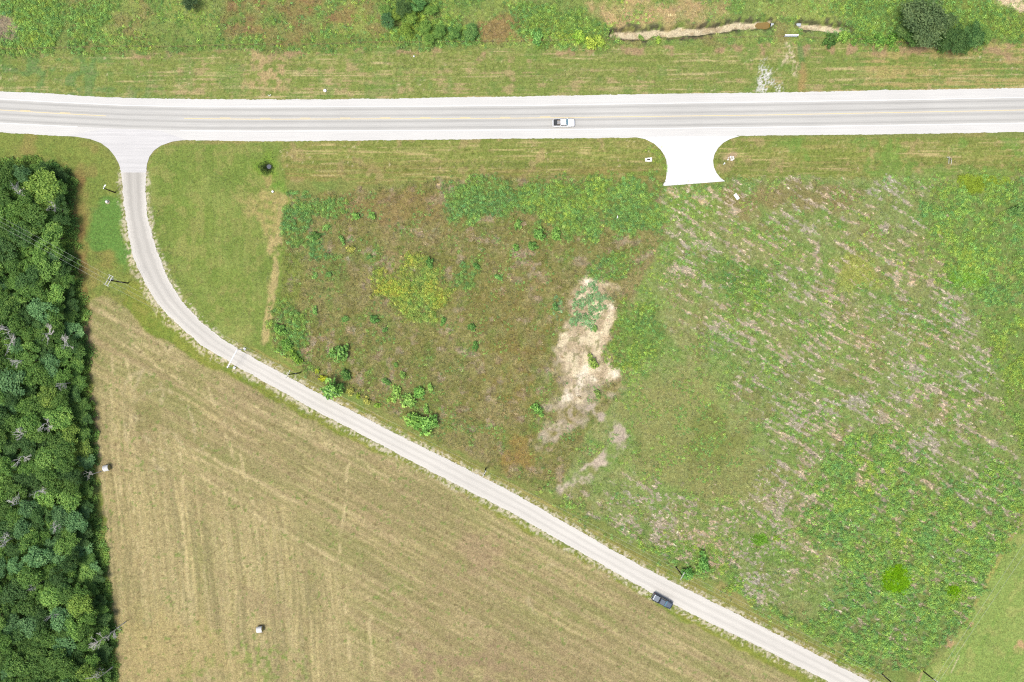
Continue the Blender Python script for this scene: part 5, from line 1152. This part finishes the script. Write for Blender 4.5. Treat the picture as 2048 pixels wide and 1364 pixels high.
t = empty('stone_heap', (*P(1464, 315).xy, gz(1464, 315))); tag(t, 'small heap of white stones right of the white driveway', 'stones')
rs = random.Random(3)
for k in range(16):
    bm = bmesh.new(); bmesh.ops.create_icosphere(bm, subdivisions=1, radius=rs.uniform(.12, .34))
    for v in bm.verts: v.co *= rs.uniform(.75, 1.2); v.co.z *= 0.6
    m = bpy.data.meshes.new('stone'); bm.to_mesh(m); bm.free(); link('stone', m, M_concrete, t, (rs.gauss(0, .55), rs.gauss(0, .28), 0.1))
t = empty('marker_post', (*P(1447, 328.5).xy, gz(1447, 328))); tag(t, 'short white marker post beside the right rim of the driveway', 'post')
MB().tube([(0, 0, -.1), (0, 0, 1.1)], 0.12, 10).build('post', M_whitepaint, t); MB().box((0, 0, 1.15), (0.3, 0.42, 0.12), 0.03).build('cap', M_whitepaint, t)
t = empty('white_board', (*P(1472, 394).xy, gz(1472, 394)), math.radians(-54)); tag(t, 'white rectangular board lying in the weeds below the driveway', 'board')
MB().box((0, 0, 0.42), (1.75, 0.9, 0.06), 0.015).build('panel', M_whitepaint, t)
for s in (-1, 1): MB().box((s * 0.7, 0, 0.18), (0.09, 0.8, 0.5), 0.01).build('bearer', M_post, t)
t = empty('white_stake', (*P(1233, 437).xy, gz(1233, 437))); tag(t, 'short white stake in the weed thicket left of the driveway', 'stake')
MB().tube([(0, 0, -.1), (0.1, 0.1, 1.3)], 0.07, 8).build('shaft', M_whitepaint, t); MB().box((0.12, 0.2, 1.3), (0.2, 0.7, 0.1), 0.03).build('head', M_whitepaint, t)
t = empty('pipe_stand', (*P(1899, 321).xy, gz(1899, 321))); tag(t, 'pale pipe stand with small brown box on the right verge', 'pipe stand')
for x_, l in ((-0.2, 1.5), (0.45, 1.7)): MB().tube([(x_, 0.7, 0.5), (x_ + 0.12, 0.7 - l, 0.12)], 0.08, 8).build('pipe', M_arm, t)
MB().box((-0.45, 0.85, 0.6), (0.95, 0.16, 0.12), 0.03).build('crosspipe', M_arm, t); MB().box((0.3, 0.45, 0.35), (0.28, 0.5, 0.5), 0.04).build('box', M_post, t)
t = empty('vent_dome', (*P(215, 404).xy, gz(215, 404))); tag(t, 'white domed vent on a pale pad left of the lane', 'vent')
MB().tube([(0, 0, -.05), (0, 0, 0.08)], 0.62, 18).build('pad', plain('dusty_concrete', alb(190, 180, 150), 0.95, 0.05), t)
MB().tube([(0, 0, 0.05), (0, 0, 0.55), (0, 0, 0.75), (0, 0, 0.86)], [0.34, 0.34, 0.26, 0.08], 16).build('dome', M_whitepaint, t, True)
for px, py, r_, lab in ((650.5, 182, 0.42, 'round white lid on the far verge of the highway'), (545, 383, 0.3, 'small white cap at the corner of the lawn and weeds'), (828, 113, 0.2, 'tiny white cap in the far verge grass')):
    t = empty('ground_cap', (*P(px, py).xy, gz(px, py))); tag(t, lab, 'cap')
    MB().tube([(0, 0, -.1), (0, 0, 0.4)], r_ * 0.8, 14).build('riser', M_concrete, t); MB().tube([(0, 0, 0.4), (0, 0, 0.47), (0, 0, 0.52)], [r_, r_, r_ * 0.6], 14).build('lid', M_whitepaint, t)
t = empty('white_stake', (*P(540, 193).xy, gz(540, 193))); tag(t, 'bent white delineator by the far shoulder of the highway', 'stake')
MB().tube([(0, 0, -.1), (0.1, 0.1, 0.5), (0.5, 0.3, 0.7)], 0.07, 8).build('shaft', M_whitepaint, t); MB().tube([(0, 0, 0.4), (-0.4, 0.3, 0.6)], 0.06, 6).build('arm', M_whitepaint, t)
